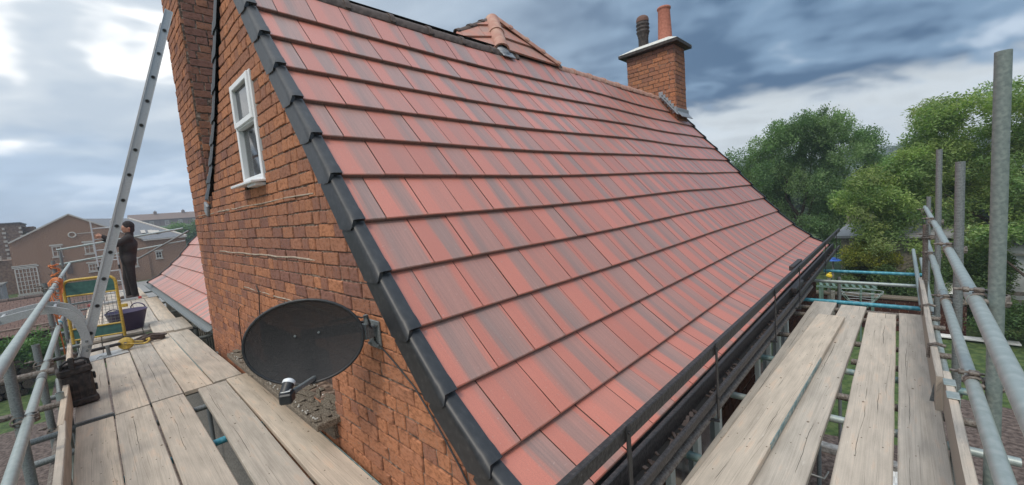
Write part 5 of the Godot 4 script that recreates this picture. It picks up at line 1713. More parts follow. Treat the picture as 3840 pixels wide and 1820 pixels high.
func build_school():
	var Z := -65.0
	var o := thing("school_building", "old red brick gabled building with stone roundel and slate roof", "building")
	var b := Mb.new()
	var w0 := -5.35; var w1 := 4.95; var ex := -0.92; var ey := 2.78
	var el := 0.18; var er := -0.72
	b.extrude(PackedVector2Array([Vector2(w0, GROUND - 0.5), Vector2(w1, GROUND - 0.5), Vector2(w1, er), Vector2(ex, ey), Vector2(w0, el)]), 13.0, Transform3D(Basis(), Vector3(0, 0, Z - 13.0)))
	var wall := part("gable_wall", b, M.school, o)
	for q in [[Vector2(w0, el), -1], [Vector2(w1, er), 1]]:
		b = Mb.new()
		b.beam(Vector3(ex, ey + 0.06, Z - 0.1), Vector3(q[0].x, q[0].y + 0.06, Z - 0.1), 0.45, 0.14)
		part("coping", b, M.coping, wall)
	b = Mb.new()
	b.quad(Vector3(w0 - 0.1, el, Z - 0.2), Vector3(ex, ey + 0.02, Z - 0.2), Vector3(ex, ey + 0.02, Z - 13), Vector3(w0 - 0.1, el, Z - 13))
	b.quad(Vector3(ex, ey + 0.02, Z - 0.2), Vector3(w1 + 0.1, er, Z - 0.2), Vector3(w1 + 0.1, er, Z - 13), Vector3(ex, ey + 0.02, Z - 13))
	part("roof", b, M.slate, o)
	# hipped wing on the right
	b = Mb.new()
	b.box(Vector3(6.8, -3.4, Z - 3.6), Vector3(3.72, 5.6, 7.0))
	part("side_wall", b, M.school, o)
	b = Mb.new()
	var e := -0.60
	var hip := [Vector3(4.6, e, Z + 0.25), Vector3(8.75, e, Z + 0.25), Vector3(8.75, e, Z - 8.2), Vector3(4.2, 2.25, Z - 8.0), Vector3(0.2, 2.55, Z - 8.0), Vector3(-0.4, 2.45, Z - 0.5)]
	b.quad(hip[0], hip[1], hip[3], hip[4])
	b.tri(hip[0], hip[4], hip[5])
	b.tri(hip[1], hip[2], hip[3])
	b.quad(Vector3(4.6, e - 0.1, Z + 0.25), Vector3(8.75, e - 0.1, Z + 0.25), hip[1], hip[0])
	var slope := part("roof", b, M.slate, o)
	b = Mb.new()
	b.beam(hip[1] + Vector3(0, 0.04, 0), hip[3] + Vector3(0, 0.04, 0), 0.22, 0.12)
	part("coping", b, M.coping, slope)
	b = Mb.new(); b.box(Vector3(6.75, e - 0.10, Z + 0.30), Vector3(4.1, 0.12, 0.14)); part("gutter", b, M.coping, o)
	for k in 4:
		var t: float = [0.02, 0.30, 0.43, 0.55][k]
		var c := Vector3(lerpf(4.95, 7.3, t), 0, 0)
		var v := 0.30 - 0.02 * k
		c.z = lerpf(Z + 0.25, Z - 8.0, v)
		c.y = lerpf(e, 2.3, v) + 0.08
		b = Mb.new(); b.box(c, Vector3(0.42, 0.06, 1.1), Basis(Vector3.RIGHT, 0.34)); part("skylight", b, M.coping, slope)
	# stone roundel and string course
	b = Mb.new()
	var ring := []
	for k in 24: ring.append(Vector3(-0.90 + cos(TAU * k / 24.0) * 0.27, 0.60 + sin(TAU * k / 24.0) * 0.27, Z + 0.02))
	b.sweep(ring, 0.07, 6, true)
	part("roundel", b, M.coping, wall)
	b = Mb.new(); b.box(Vector3(0.15, 0.70, Z + 0.02), Vector3(1.3, 0.07, 0.06)); b.box(Vector3(1.2, -2.25, Z + 0.02), Vector3(5.2, 0.10, 0.06)); b.box(Vector3(-4.6, -2.17, Z + 0.02), Vector3(1.7, 0.16, 0.08)); part("string_course", b, M.coping, wall)
	far_window(wall, Vector3(-2.2, -1.02, Z + 0.01), 0.62, 1.0, 2, 2)
	far_window(wall, Vector3(0.20, -1.0, Z + 0.01), 0.66, 1.1, 2, 2)
	far_window(wall, Vector3(0.30, -3.15, Z + 0.01), 0.75, 0.75, 3, 2)
	far_window(wall, Vector3(3.62, -3.22, Z + 0.01), 0.55, 0.75, 2, 2)
	far_window(wall, Vector3(-4.55, -3.75, Z + 0.01), 1.45, 2.6, 6, 6, 0.055)
	far_window(o, Vector3(5.9, -2.6, Z - 0.08), 0.5, 0.7, 2, 2)
	b = Mb.new(); b.box(Vector3(-1.55, -2.9, Z + 0.05), Vector3(0.42, 1.3, 0.1)); part("doorway", b, M.brown_tile, wall)
	# ---- brick house with quoins further left
	o = thing("brick_building", "tall brick building with white stone quoins left of the gabled building", "building")
	b = Mb.new(); b.box(Vector3(-9.6, -2.0, -84), Vector3(8.4, 9.4, 8)); part("wall", b, M.far_brick, o)
	for k in 9:
		for x in [-5.42, -6.75]:
			b = Mb.new()
			b.box(Vector3(x, 2.1 - k * 0.52, -79.97), Vector3(0.20 + 0.12 * (k % 2), 0.26, 0.1))
			part("quoin", b, M.coping, o)
	b = Mb.new(); b.box(Vector3(-4.9, 1.9, -84), Vector3(1.0, 0.7, 4)); part("parapet", b, M.far_brick, o)
	b = Mb.new(); b.box(Vector3(-9.6, 2.76, -84), Vector3(8.6, 0.14, 8.2)); part("roof", b, M.slate, o)
	o = thing("porch_house", "low house with small white roof lantern beside the brick gable", "building")
	b = Mb.new(); b.box(Vector3(-8.0, -3.6, -74), Vector3(4.4, 4.0, 5)); part("wall", b, M.far_brick, o)
	b = Mb.new(); b.box(Vector3(-6.9, -1.42, -71.6), Vector3(0.7, 0.35, 0.5)); b.beam(Vector3(-7.25, -1.2, -71.6), Vector3(-6.9, -0.95, -71.6), 0.5, 0.06); b.beam(Vector3(-6.9, -0.95, -71.6), Vector3(-6.55, -1.2, -71.6), 0.5, 0.06); part("lantern", b, M.coping, o)
	# ---- grey garages
	for k in 2:
		o = thing("garage", ["flat grey garage nearest the multi-paned window", "smaller flat grey garage standing in front"][k], "garage", Vector3(-6.6 - k * 0.6, GROUND, -58.0 + k * 6.0), 0.0, "garages in the yard")
		b = Mb.new(); b.box(Vector3(0, 1.0, 0), Vector3(2.2, 2.0 - 0.5 * k, 3)); part("wall", b, M.concrete, o)
		b = Mb.new(); b.box(Vector3(0, 2.06 - 0.25 * k, 0), Vector3(2.4, 0.14, 3.2)); part("roof", b, M.wood_grey, o)
		b = Mb.new(); b.box(Vector3(0.1, 0.8, 1.51), Vector3(1.7, 1.4, 0.05)); part("door", b, M.wood_grey, o)
	# ---- outhouse with a clay tile roof, just below
	o = thing("outhouse", "low outhouse with old brown clay tile roof in the yard below", "outbuilding")
	b = Mb.new(); b.box(Vector3(-1.9, -4.4, -27.6), Vector3(6.6, 2.2, 4.2)); part("wall", b, M.far_brick, o)
	var rt := Mb.new()
	var rr := RandomNumberGenerator.new()
	rr.seed = 8
	for k in 16:
		for x in 34:
			rt.box(Vector3(-5.3 + x * 0.2 + 0.1 * (k % 2), lerpf(-2.42, -3.48, k / 15.0), lerpf(-28.4, -25.2, k / 15.0)), Vector3(0.19, 0.03, 0.26), Basis(Vector3.RIGHT, 0.40 + rr.randf_range(-0.03, 0.03)).rotated(Vector3.BACK, rr.randf_range(-0.03, 0.03)))
	stuff(part("roof_tile", rt, spotted([[0.2, lin(0.09, 0.055, 0.045)], [0.7, lin(0.19, 0.115, 0.09)]], 0.05, 1.0, 0.9), o))
	b = Mb.new(); b.quad(Vector3(-5.4, -3.60, -25.1), Vector3(1.5, -3.60, -25.1), Vector3(1.5, -2.48, -28.5), Vector3(-5.4, -2.48, -28.5)); b.quad(Vector3(-5.4, -2.48, -28.5), Vector3(1.5, -2.48, -28.5), Vector3(1.5, -3.6, -30), Vector3(-5.4, -3.6, -30)); part("roof_deck", b, M.felt, o)
	b = Mb.new()
	for k in 15: b.tube(Vector3(-5.4 + k * 0.46, -2.42, -28.45), Vector3(-4.95 + k * 0.46, -2.42, -28.45), 0.12, 8)
	part("ridge_tile", b, M.brown_tile, o)
	# ---- terraces along the northern ridge
	for k in 3:
		var x := 17.5 + k * 9.2
		o = thing("terraced_house", ["terraced house on the ridge above the slate roof, leftmost", "terraced house on the ridge above the round trees", "terraced house on the ridge nearest the brick corner"][k], "house", Vector3(x, 3.6, -225), 0.0, "terraces on the northern ridge")
		b = Mb.new(); b.box(Vector3(0, -0.5, 0), Vector3(9.1, 5.0, 8)); part("wall", b, M.far_brick, o)
		b = Mb.new(); b.extrude(PackedVector2Array([Vector2(-4.3, 0), Vector2(4.3, 0), Vector2(0, 2.6)]), 9.3, Transform3D(Basis(Vector3.UP, PI / 2), Vector3(-4.65, 2.0, 0))); var rf := part("roof", b, M.far_brick, o)
		b = Mb.new(); b.box(Vector3(3.9, 4.6, 0), Vector3(1.0, 1.7, 1.6)); b.box(Vector3(3.9, 5.6, 0.4), Vector3(0.3, 0.5, 0.3)); part("chimney", b, M.far_brick, rf)
		for q in [-2.4, 2.0]: far_window(o, Vector3(q, 0.4, 4.0), 1.1, 1.5, 2, 2, 0.12)


# ------------------------------------------------------------------ the gardens in the east
func build_garden():
	var b := Mb.new()
	# ---- garden wall
	var o := thing("garden_wall", "low dark red brick garden wall with stone coping beyond the lawn", "wall")
	b = Mb.new(); b.box(Vector3(18.7, -4.85, -1.0), Vector3(0.24, 1.1, 5.0)); 
	var core := part("wall_core", b, M.mortar, o)
	brickwork(core, Transform3D(Basis(Vector3(0, 0, 1), Vector3.UP, Vector3(-1, 0, 0)), Vector3(18.57, 0, 0)), -5.4, -4.32, func(_y): return [[-3.5, 1.5]], 0, func(_u, _y): return 0.95, 0.0835, 0.02, 30, M.dark_brick)
	b = Mb.new(); b.box(Vector3(18.7, -4.27, -1.0), Vector3(0.36, 0.09, 5.05), Basis(), 0.02); part("coping", b, M.stone, o)
	o = thing("fence_post", "grey square timber post standing before the garden wall", "post", Vector3(17.6, GROUND, -1.70))
	b = Mb.new(); b.box(Vector3(0, 0.72, 0), Vector3(0.11, 1.44, 0.11), Basis(), 0.01); part("post", b, M.wood_grey, o)
	b = Mb.new(); b.box(Vector3(0, 1.45, 0), Vector3(0.12, 0.03, 0.12), Basis(), 0.01); part("post_top", b, M.wood_grey, o)
	# ---- long planks on trestles beside the lawn
	o = thing("white_plank", "long white plank laid across the lawn's near edge", "plank", Vector3(18.35, GROUND, 1.5), 0.03)
	b = Mb.new(); b.box(Vector3(0, 0.09, 0), Vector3(0.30, 0.05, 2.1), Basis(), 0.006); part("plank", b, M.white_wall, o)
	for t in [-0.8, 0.7]:
		b = Mb.new(); b.box(Vector3(0, 0.03, t), Vector3(0.34, 0.06, 0.07)); part("bearer", b, M.wood_grey, o)
	o = thing("timber_stack", "stack of pale and grey timber lengths on the soil below the scaffold", "timber", Vector3(6.2, GROUND, 0.2))
	for k in 7:
		b = Mb.new(); b.box(Vector3([0, 0.35, 0.7, 0.15, 0.55, 1.1, -0.3][k], 0.06 + 0.05 * (k / 3), 0), Vector3(0.16, 0.05, 2.6), Basis(Vector3.UP, [0.02, -0.03, 0.05, 0.10, -0.04, 0.02, -0.06][k]), 0.004); part("length", b, [M.timber, M.wood_grey][k % 2], o)
	o = thing("plastic_sheet", "crumpled white plastic sheet on the grass edge under the scaffold", "sheet", Vector3(8.6, GROUND + 0.02, -0.05))
	b = Mb.new()
	var hs := noise(0.9, 3, FastNoiseLite.TYPE_SIMPLEX, 5)
	b.flat()
	for i in 12:
		for j in 12:
			var at := func(x: int, y: int) -> Vector3: return Vector3(x * 0.1 - 0.6, 0.12 + 0.16 * hs.get_noise_2d(x * 0.7, y * 0.7), y * 0.1 - 0.6)
			b.quad(at.call(i, j + 1), at.call(i + 1, j + 1), at.call(i + 1, j), at.call(i, j))
	part("sheet", b, M.white_wall, o)
	o = thing("metal_hook", "bent steel hook lying on the soil in the long gap", "hook", Vector3(3.05, -1.9, -0.34))
	b = Mb.new(); b.sweep([Vector3(-0.05, 0.02, -0.10), Vector3(-0.05, 0.02, 0.0), Vector3(0.04, 0.02, 0.01)], 0.006, 6); b.tube(Vector3(-0.05, 0.02, -0.1), Vector3(-0.05, 0.33, -0.1), 0.006, 6); part("rod", b, M.alu, o)
	o = thing("concrete_kerb", "grey concrete kerb stone edging the soil below", "kerb", Vector3(9.6, GROUND, -0.2))
	b = Mb.new(); b.box(Vector3(0, 0.06, 0), Vector3(0.2, 0.14, 2.6), Basis(), 0.02); part("stone", b, M.concrete, o)
	# ---- bungalow behind the shrubs
	o = thing("stone_bungalow", "rubble stone bungalow with grey slate roof behind the yellow conifer", "bungalow")
	b = Mb.new(); b.box(Vector3(25.0, -4.0, 0.0), Vector3(5.6, 2.7, 3.7)); part("wall", b, M.rubble, o)
	b = Mb.new()
	var e0 := -2.48
	b.quad(Vector3(21.7, e0, -2.05), Vector3(21.7, e0, 2.0), Vector3(25.2, -1.75, 1.2), Vector3(25.2, -1.75, -1.2))
	b.tri(Vector3(21.7, e0, -2.05), Vector3(25.2, -1.75, -1.2), Vector3(28.6, e0, -2.05))
	b.tri(Vector3(21.7, e0, 2.0), Vector3(28.6, e0, 2.0), Vector3(25.2, -1.75, 1.2))
	b.quad(Vector3(28.6, e0, -2.05), Vector3(25.2, -1.75, -1.2), Vector3(25.2, -1.75, 1.2), Vector3(28.6, e0, 2.0))
	b.box(Vector3(21.68, e0 - 0.05, -0.02), Vector3(0.06, 0.10, 4.0))
	var rf := part("roof", b, M.pale_slate, o)
	b = Mb.new(); b.box(Vector3(24.2, -1.80, -1.55), Vector3(0.6, 1.0, 0.5)); part("chimney", b, M.rubble, rf)
	b = Mb.new(); b.lathe([Vector2(0.13, 0), Vector2(0.11, 0.3), Vector2(0.12, 0.32), Vector2(0.08, 0.32)], 12, Transform3D(Basis(), Vector3(24.2, -1.38, -1.5))); part("chimney_pot", b, M.timber, rf)
	b = Mb.new(); b.box(Vector3(22.16, -3.25, -0.75), Vector3(0.06, 0.05, 0.9)); b.box(Vector3(22.16, -2.95, -0.75), Vector3(0.06, 0.05, 0.9)); b.box(Vector3(22.16, -3.6, -0.75), Vector3(0.06, 0.06, 0.9))
	for z in [-1.18, -0.9, -0.6, -0.32]: b.box(Vector3(22.165, -3.27, z), Vector3(0.065, 0.66, 0.05))
	var wn := part("window", b, M.white, o)
	b = Mb.new(); b.box(Vector3(22.19, -3.27, -0.75), Vector3(0.02, 0.66, 0.88)); part("pane", b, M.glass, wn)
	# ---- pale paving behind the tubes
	b = Mb.new()
	b.quad(Vector3(19.3, 0, 1.3), Vector3(21.8, 0, 1.6), Vector3(21.8, 0, 0.2), Vector3(19.3, 0, 0.1))
	var drive := struct("drive", b.done(), M.white_wall)
	drive.position.y = GROUND + 1.25
	# ---- white cottage on the right
	o = thing("white_cottage", "white rendered cottage with small-paned window behind the scaffold pole", "cottage", Vector3(0, 0.05, -0.62))
	b = Mb.new(); b.box(Vector3(25.6, -4.2, 5.2), Vector3(6, 2.5, 4.2)); part("wall", b, M.white_wall, o)
	b = Mb.new(); b.quad(Vector3(22.4, -2.98, 3.0), Vector3(22.4, -2.98, 7.5), Vector3(25.6, -1.9, 7.5), Vector3(25.6, -1.9, 3.0)); b.quad(Vector3(28.8, -2.98, 7.5), Vector3(28.8, -2.98, 3.0), Vector3(25.6, -1.9, 3.0), Vector3(25.6, -1.9, 7.5)); part("roof", b, M.slate, o)
	b = Mb.new(); b.box(Vector3(22.5, -3.32, 3.55), Vector3(0.16, 0.05, 1.5)); part("string_course", b, M.coping, o)
	b = Mb.new()
	for z in [2.62, 2.83, 3.04, 3.25]: b.box(Vector3(22.55, -3.72, z - 0.06 + 0.4), Vector3(0.08, 0.56, 0.05))
	for y in [-4.0, -3.72, -3.45]: b.box(Vector3(22.55, y, 3.28), Vector3(0.075, 0.05, 0.68))
	wn = part("window", b, M.white, o)
	b = Mb.new(); b.box(Vector3(22.58, -3.72, 3.28), Vector3(0.03, 0.54, 0.64)); part("pane", b, M.glass, wn)
	o = thing("timber_fence", "weathered horizontal rail fence in front of the white cottage", "fence")
	for y in [-4.28, -4.55, -4.82]:
		b = Mb.new(); b.box(Vector3(20.6, y, 3.6), Vector3(0.04, 0.13, 3.4), Basis(), 0.005); part("slat", b, M.wood_grey, o)
	for z in [2.1, 3.6, 5.1]:
		b = Mb.new(); b.box(Vector3(20.66, -4.8, z), Vector3(0.09, 1.2, 0.09)); part("post", b, M.wood_grey, o)
	# ---- garden seat with slatted canopy
	o = thing("slatted_table", "pale green slatted garden table by the shrubs", "garden table", Vector3(18.1, -3.80, -1.38))
	for k in 9:
		b = Mb.new(); b.box(Vector3(0, 0.0, -0.72 + k * 0.18), Vector3(0.75, 0.03, 0.075), Basis(Vector3.UP, 0.2), 0.004); part("slat", b, M.green_paint, o)
	for q in [[-0.3, -0.7], [-0.3, 0.7], [0.3, -0.7], [0.3, 0.7]]:
		b = Mb.new(); b.box(Vector3(q[0], -0.8, q[1]), Vector3(0.06, 1.6, 0.06)); part("leg", b, M.green_paint, o)
	for s in [-0.34, 0.34]:
		b = Mb.new(); b.box(Vector3(s, -0.04, 0), Vector3(0.05, 0.06, 1.6)); part("rail", b, M.green_paint, o)
	o = thing("rotary_airer", "folded teal rotary clothes airer below the slatted table", "clothes airer", Vector3(17.0, GROUND, -0.93))
	b = Mb.new(); b.tube(Vector3(0, 0, 0), Vector3(0, 1.75, 0), 0.025, 8); part("mast", b, M.green_paint, o)
	for k in 6:
		var t := TAU * k / 6.0
		b = Mb.new(); b.tube(Vector3(0, 0.9, 0), Vector3(cos(t) * 0.42, 1.65, sin(t) * 0.62), 0.014, 6); part("arm", b, M.green_paint, o)
	b = Mb.new()
	for q in [0.6, 0.85, 1.0]:
		for k in 6:
			var t := TAU * k / 6.0
			var u := TAU * (k + 1) / 6.0
			b.tube(Vector3(cos(t) * 0.42 * q, 0.9 + 0.75 * q, sin(t) * 0.62 * q), Vector3(cos(u) * 0.42 * q, 0.9 + 0.75 * q, sin(u) * 0.62 * q), 0.008, 5)
	part("line", b, M.alu, o)
	o = thing("blue_parasol", "closed blue cover beside the yellow conifer", "cover", Vector3(20.0, -3.25, -1.92))
	b = Mb.new(); b.lathe([Vector2(0.27, 0), Vector2(0.19, 0.05), Vector2(0.08, 0.10), Vector2(0.0, 0.12)], 14); part("canopy", b, M.blue, o)
	b = Mb.new(); b.tube(Vector3(0, -2.1, 0), Vector3(0, 0.05, 0), 0.03, 8); part("pole", b, M.wood_grey, o)
	o = thing("yellow_slide", "small bright yellow garden toy under the blue cover", "toy", Vector3(18.6, -3.62, -1.90))
	b = Mb.new(); b.box(Vector3(0, 0.02, 0), Vector3(0.13, 0.14, 0.18), Basis(Vector3.RIGHT, 0.4), 0.04); b.box(Vector3(0, 0.12, 0.03), Vector3(0.10, 0.08, 0.09), Basis(), 0.04); part("body", b, M.bright_yellow, o)
	b = Mb.new(); b.box(Vector3(0, -0.95, 0), Vector3(0.1, 1.75, 0.1)); part("stand", b, M.wood_grey, o)


# ------------------------------------------------------------------ leaves
func leaf_clump(sd: int, size: float, long := 1.6, count := 16, lift := 0.0) -> PackedVector3Array:    # four corners a leaf
	var r := RandomNumberGenerator.new()
	r.seed = sd
	var v := PackedVector3Array()
	for k in count:
		var p := Vector3(r.randfn(), r.randfn() * 0.8, r.randfn()) * size * 1.15
		var d := Vector3(r.randfn(), r.randfn() * 0.7 + lift, r.randfn()).normalized()
		var n := Vector3(r.randfn(), absf(r.randfn()) + 0.4, r.randfn()).normalized()
		var x := d.cross(n).normalized()
		var l := size * r.randf_range(0.55, 1.0) * long
		var w := size * r.randf_range(0.25, 0.42)
		n = x.cross(d)
		v.append_array([p, p + d * l * 0.5 + x * w + n * w * 0.25, p + d * l - n * l * 0.1, p + d * l * 0.5 - x * w + n * w * 0.25])
	return v

func crown(parent: Node3D, called: String, blobs: Array, count: int, leaves: PackedVector3Array, tints: Array, sd: int, scale := Vector2(0.7, 1.3), fill := 0.35) -> Node3D:
	# blobs: [centre, radii]. Leaf clumps crowd towards each blob's skin; each blob carries its own tint, its leaves vary about it
	var r := RandomNumberGenerator.new()
	r.seed = sd
	var total := 0.0
	for q in blobs: total += q[1].x * q[1].y * q[1].z
	var verts := PackedVector3Array()
	var cols := PackedColorArray()
	var block := PackedColorArray()
	block.resize(leaves.size())
	for q in blobs:
		var n := int(ceil(count * pow(q[1].x * q[1].y * q[1].z, 0.66) / blobs.size() / pow(total / blobs.size(), 0.66)))
		var own: Color = tints[r.randi() % tints.size()]
		for k in n:
			var d := Vector3(r.randfn(), r.randfn(), r.randfn()).normalized()
			var p: Vector3 = q[0] + d * pow(r.randf(), fill) * q[1]
			var bs := Basis.from_euler(Vector3(r.randf_range(-0.5, 0.5), r.randf() * TAU, r.randf_range(-0.5, 0.5))).scaled(Vector3.ONE * r.randf_range(scale.x, scale.y))
			var c: Color = own.lerp(tints[r.randi() % tints.size()], 0.45) * r.randf_range(0.75, 1.3)
			c.a = 1.0
			block.fill(c)
			verts.append_array(Transform3D(bs, p) * leaves)
			cols.append_array(block)
	var idx := PackedInt32Array()
	idx.resize(verts.size() / 4 * 6)
	for k in verts.size() / 4:
		for j in 6: idx[k * 6 + j] = k * 4 + [0, 2, 1, 0, 3, 2][j]
	var arr := []
	arr.resize(Mesh.ARRAY_MAX)
	arr[Mesh.ARRAY_VERTEX] = verts
	arr[Mesh.ARRAY_COLOR] = cols
	arr[Mesh.ARRAY_INDEX] = idx
	var m := ArrayMesh.new()
	m.add_surface_from_arrays(Mesh.PRIMITIVE_TRIANGLES, arr)
	return put(called, m, M.leaf, parent)

func trunk(parent: Node3D, base: Vector3, tips: Array, r0: float, m: Material, sd := 3):
	var r := RandomNumberGenerator.new()
	r.seed = sd
	var b := Mb.new()
	var top: Vector3 = base
	for t in tips: top += (t - base) / tips.size()
	var fork := base.lerp(top, 0.42)
	b.tube(base, fork, r0, 12, r0 * 0.7)
	part("trunk", b, m, parent)
	for t in tips:
		b = Mb.new()
		var p := [fork - (fork - base) * r.randf_range(0.0, 0.25)]
		for k in 4: p.append(p[0].lerp(t, (k + 1) / 4.0) + Vector3(r.randf_range(-0.2, 0.2), r.randf_range(0.0, 0.25), r.randf_range(-0.2, 0.2)))
		for k in 4: b.tube(p[k], p[k + 1], r0 * 0.42 * (1.0 - k / 4.6), 7, r0 * 0.42 * (1.0 - (k + 1) / 4.6), false)
		part("limb", b, m, parent)

func build_trees():
	var r := RandomNumberGenerator.new()
	r.seed = 40
	# ---- the dark wind-tossed tree behind the roof
	var dark := [Color(0.150, 0.246, 0.109), Color(0.202, 0.307, 0.140), Color(0.281, 0.386, 0.194), Color(0.105, 0.185, 0.088)]
	var o := thing("poplar_tree", "dark green wind-tossed tree rising behind the far end of the red roof", "tree")
	var blobs := []
	var tips := []
	for k in 74:
		var z := r.randf_range(-7.6, -0.9)
		var x := 29.5 + r.randf_range(-2.2, 2.2)
		var t := (z + 7.6) / 6.7
		var roof := lerpf(1.8, 2.95, smoothstep(0.0, 0.42, t)) - 1.6 * smoothstep(0.80, 1.0, t)
		var y := lerpf(-4.4, roof, pow(r.randf(), 0.62))
		blobs.append([Vector3(x, y, z), Vector3(r.randf_range(0.6, 1.0), r.randf_range(0.6, 1.0), r.randf_range(0.55, 0.9))])
		if k % 7 == 0: tips.append(Vector3(x, y, z))
	for k in 22: blobs.append([Vector3(30.0 + r.randf_range(-1, 1.5), r.randf_range(-4.0, 0.4), r.randf_range(-3.2, 0.4)), Vector3(0.8, 0.8, 0.75)])
	for q in [[-6.9, 1.55], [-6.2, 1.95], [-5.55, 2.35], [-5.0, 2.7], [-4.5, 2.95], [-4.1, 3.15], [-3.75, 3.2], [-3.2, 3.25], [-2.7, 2.9], [-2.35, 2.4], [-1.9, 1.7], [-1.5, 1.3]]:   # plumes along the top, blown to the right
		for j in 3: blobs.append([Vector3(29 + r.randf_range(-1, 1), q[1] - 0.25 + j * 0.28, q[0] + j * 0.12), Vector3(0.30, 0.34, 0.26) * (1.25 - j * 0.28)])
	crown(o, "crown", blobs, 12500, leaf_clump(1, 0.082, 1.8, 15, 0.35), dark, 3, Vector2(0.6, 1.25), 0.36)
	trunk(o, Vector3(29.5, GROUND, -4.2), tips, 0.28, M.bark, 5)
	# ---- the feathery lighter tree on the right
	var light := [Color(0.273, 0.373, 0.122), Color(0.344, 0.416, 0.144), Color(0.179, 0.273, 0.101), Color(0.302, 0.344, 0.150), Color(0.230, 0.344, 0.158)]
	o = thing("ash_tree", "tall feathery light green tree behind the scaffold poles", "tree")
	blobs = []
	tips = []
	for k in 135:
		var z := r.randf_range(0.1, 6.2)
		var x := 24.0 + r.randf_range(-2.5, 2.5)
		var top := lerpf(0.3, 2.75, smoothstep(0.0, 0.9, z)) + 0.25 * sin(z * 3.0)
		var y := lerpf(-2.6, top, pow(r.randf(), 0.75))
		blobs.append([Vector3(x, y, z), Vector3(0.85, r.randf_range(0.35, 0.7), 0.8) * r.randf_range(0.7, 1.15)])
		if k % 8 == 0: tips.append(Vector3(x, y, z))
	for k in 30: blobs.append([Vector3(22.5 + r.randf_range(-1.5, 1.5), r.randf_range(-4.6, -2.4), r.randf_range(0.7, 2.4)), Vector3(0.7, 0.55, 0.6)])
	for k in 60:       # drooping sprays towards the left, in front of the bungalow
		var z := r.randf_range(-1.9, 0.6)
		var low := lerpf(-1.25, -2.75, smoothstep(-1.45, -0.75, z))
		blobs.append([Vector3(20.8 + r.randf_range(-1.0, 1.2), lerpf(low, lerpf(-0.6, 0.9, smoothstep(-2.1, 0.4, z)), r.randf()), z), Vector3(0.5, 0.28, 0.45)])
	crown(o, "crown", blobs, 15500, leaf_clump(2, 0.068, 2.3, 16, -0.3), light, 4, Vector2(0.55, 1.25), 0.36)
	trunk(o, Vector3(23.5, GROUND, 3.4), tips, 0.24, M.bark, 6)
	# ---- crooked tree before the cottage
	o = thing("crooked_tree", "crooked bare-limbed dark tree before the white cottage", "tree")
	trunk(o, Vector3(19.6, GROUND, 3.2), [Vector3(19.6, -2.6, 2.2), Vector3(19.8, -2.4, 3.9), Vector3(19.4, -3.0, 4.3), Vector3(20.2, -1.6, 3.2)], 0.17, M.bark, 9)
	crown(o, "crown", [[Vector3(19.8, -2.2, 2.4), Vector3(0.7, 0.35, 0.7)], [Vector3(20, -2.0, 3.6), Vector3(0.9, 0.5, 1.0)], [Vector3(19.5, -2.7, 4.4), Vector3(0.6, 0.35, 0.6)]], 420, leaf_clump(7, 0.10, 1.8, 12), light, 9)
	# ---- shrubs
	o = thing("golden_conifer", "rounded golden yellow conifer shrub before the stone bungalow", "shrub")
	blobs = []
	for k in 34:
		var t := r.randf() * TAU
		var q := sqrt(r.randf())
		blobs.append([Vector3(20.5 + cos(t) * q * 0.8, lerpf(-3.5, -2.62, 1.0 - q * q * 0.8) + r.randf_range(-0.4, 0.12), -0.94 + sin(t) * q * 0.82), Vector3(0.2, 0.26, 0.2)])
	crown(o, "crown", blobs, 1500, leaf_clump(11, 0.055, 1.5, 14, 0.8), [Color(0.27, 0.28, 0.05), Color(0.20, 0.24, 0.05), Color(0.33, 0.31, 0.05), Color(0.13, 0.18, 0.05)], 12, Vector2(0.7, 1.3), 0.35)
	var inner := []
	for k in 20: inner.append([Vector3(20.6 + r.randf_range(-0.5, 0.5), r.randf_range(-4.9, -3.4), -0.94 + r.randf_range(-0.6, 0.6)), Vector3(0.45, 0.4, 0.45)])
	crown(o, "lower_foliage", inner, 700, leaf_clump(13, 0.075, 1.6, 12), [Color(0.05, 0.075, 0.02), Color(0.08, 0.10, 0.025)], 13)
	var lab := ["wide dark green shrub right of the golden conifer", "loose grassy shrub between the conifer and the slatted table", "dark shrub below the blue cover", "bushy shrub behind the garden wall near the scaffold end", "dark shrub at the foot of the scaffold pole", "dense bush under the crooked tree", "clipped dark bush beside the white cottage's fence"]
	var at := [[Vector3(19.6, -4.0, 0.28), Vector3(1.0, 0.95, 1.05)], [Vector3(20.0, -4.1, -0.35), Vector3(0.6, 0.8, 0.55)], [Vector3(19.6, -4.3, -1.8), Vector3(0.9, 0.7, 0.75)], [Vector3(19.3, -4.6, -0.7), Vector3(0.6, 0.7, 1.6)], [Vector3(20.2, -4.1, 1.9), Vector3(1.0, 1.4, 0.8)], [Vector3(18.6, -4.7, 2.9), Vector3(0.9, 0.7, 1.5)], [Vector3(19.7, -4.6, 4.6), Vector3(0.8, 0.9, 0.9)]]
	for k in at.size():
		o = thing("garden_shrub", lab[k], "shrub", Vector3.ZERO, 0.0, "shrubs of the far gardens")
		blobs = []
		for j in 14: blobs.append([at[k][0] + Vector3(r.randf_range(-0.6, 0.6), r.randf_range(-0.5, 0.6), r.randf_range(-0.7, 0.7)) * at[k][1], at[k][1] * r.randf_range(0.28, 0.5)])
		crown(o, "foliage", blobs, 620, leaf_clump(20 + k, 0.075, 1.6, 14), [Color(0.068, 0.121, 0.047), Color(0.101, 0.162, 0.061), Color(0.149, 0.203, 0.081)], 30 + k, Vector2(0.6, 1.2), 0.4)
	# ---- shrubs and logs below the left rail
	o = thing("log_pile", "dark stacked logs behind the strip of grass below the left rail", "logs", Vector3(-3.2, GROUND, -23.2))
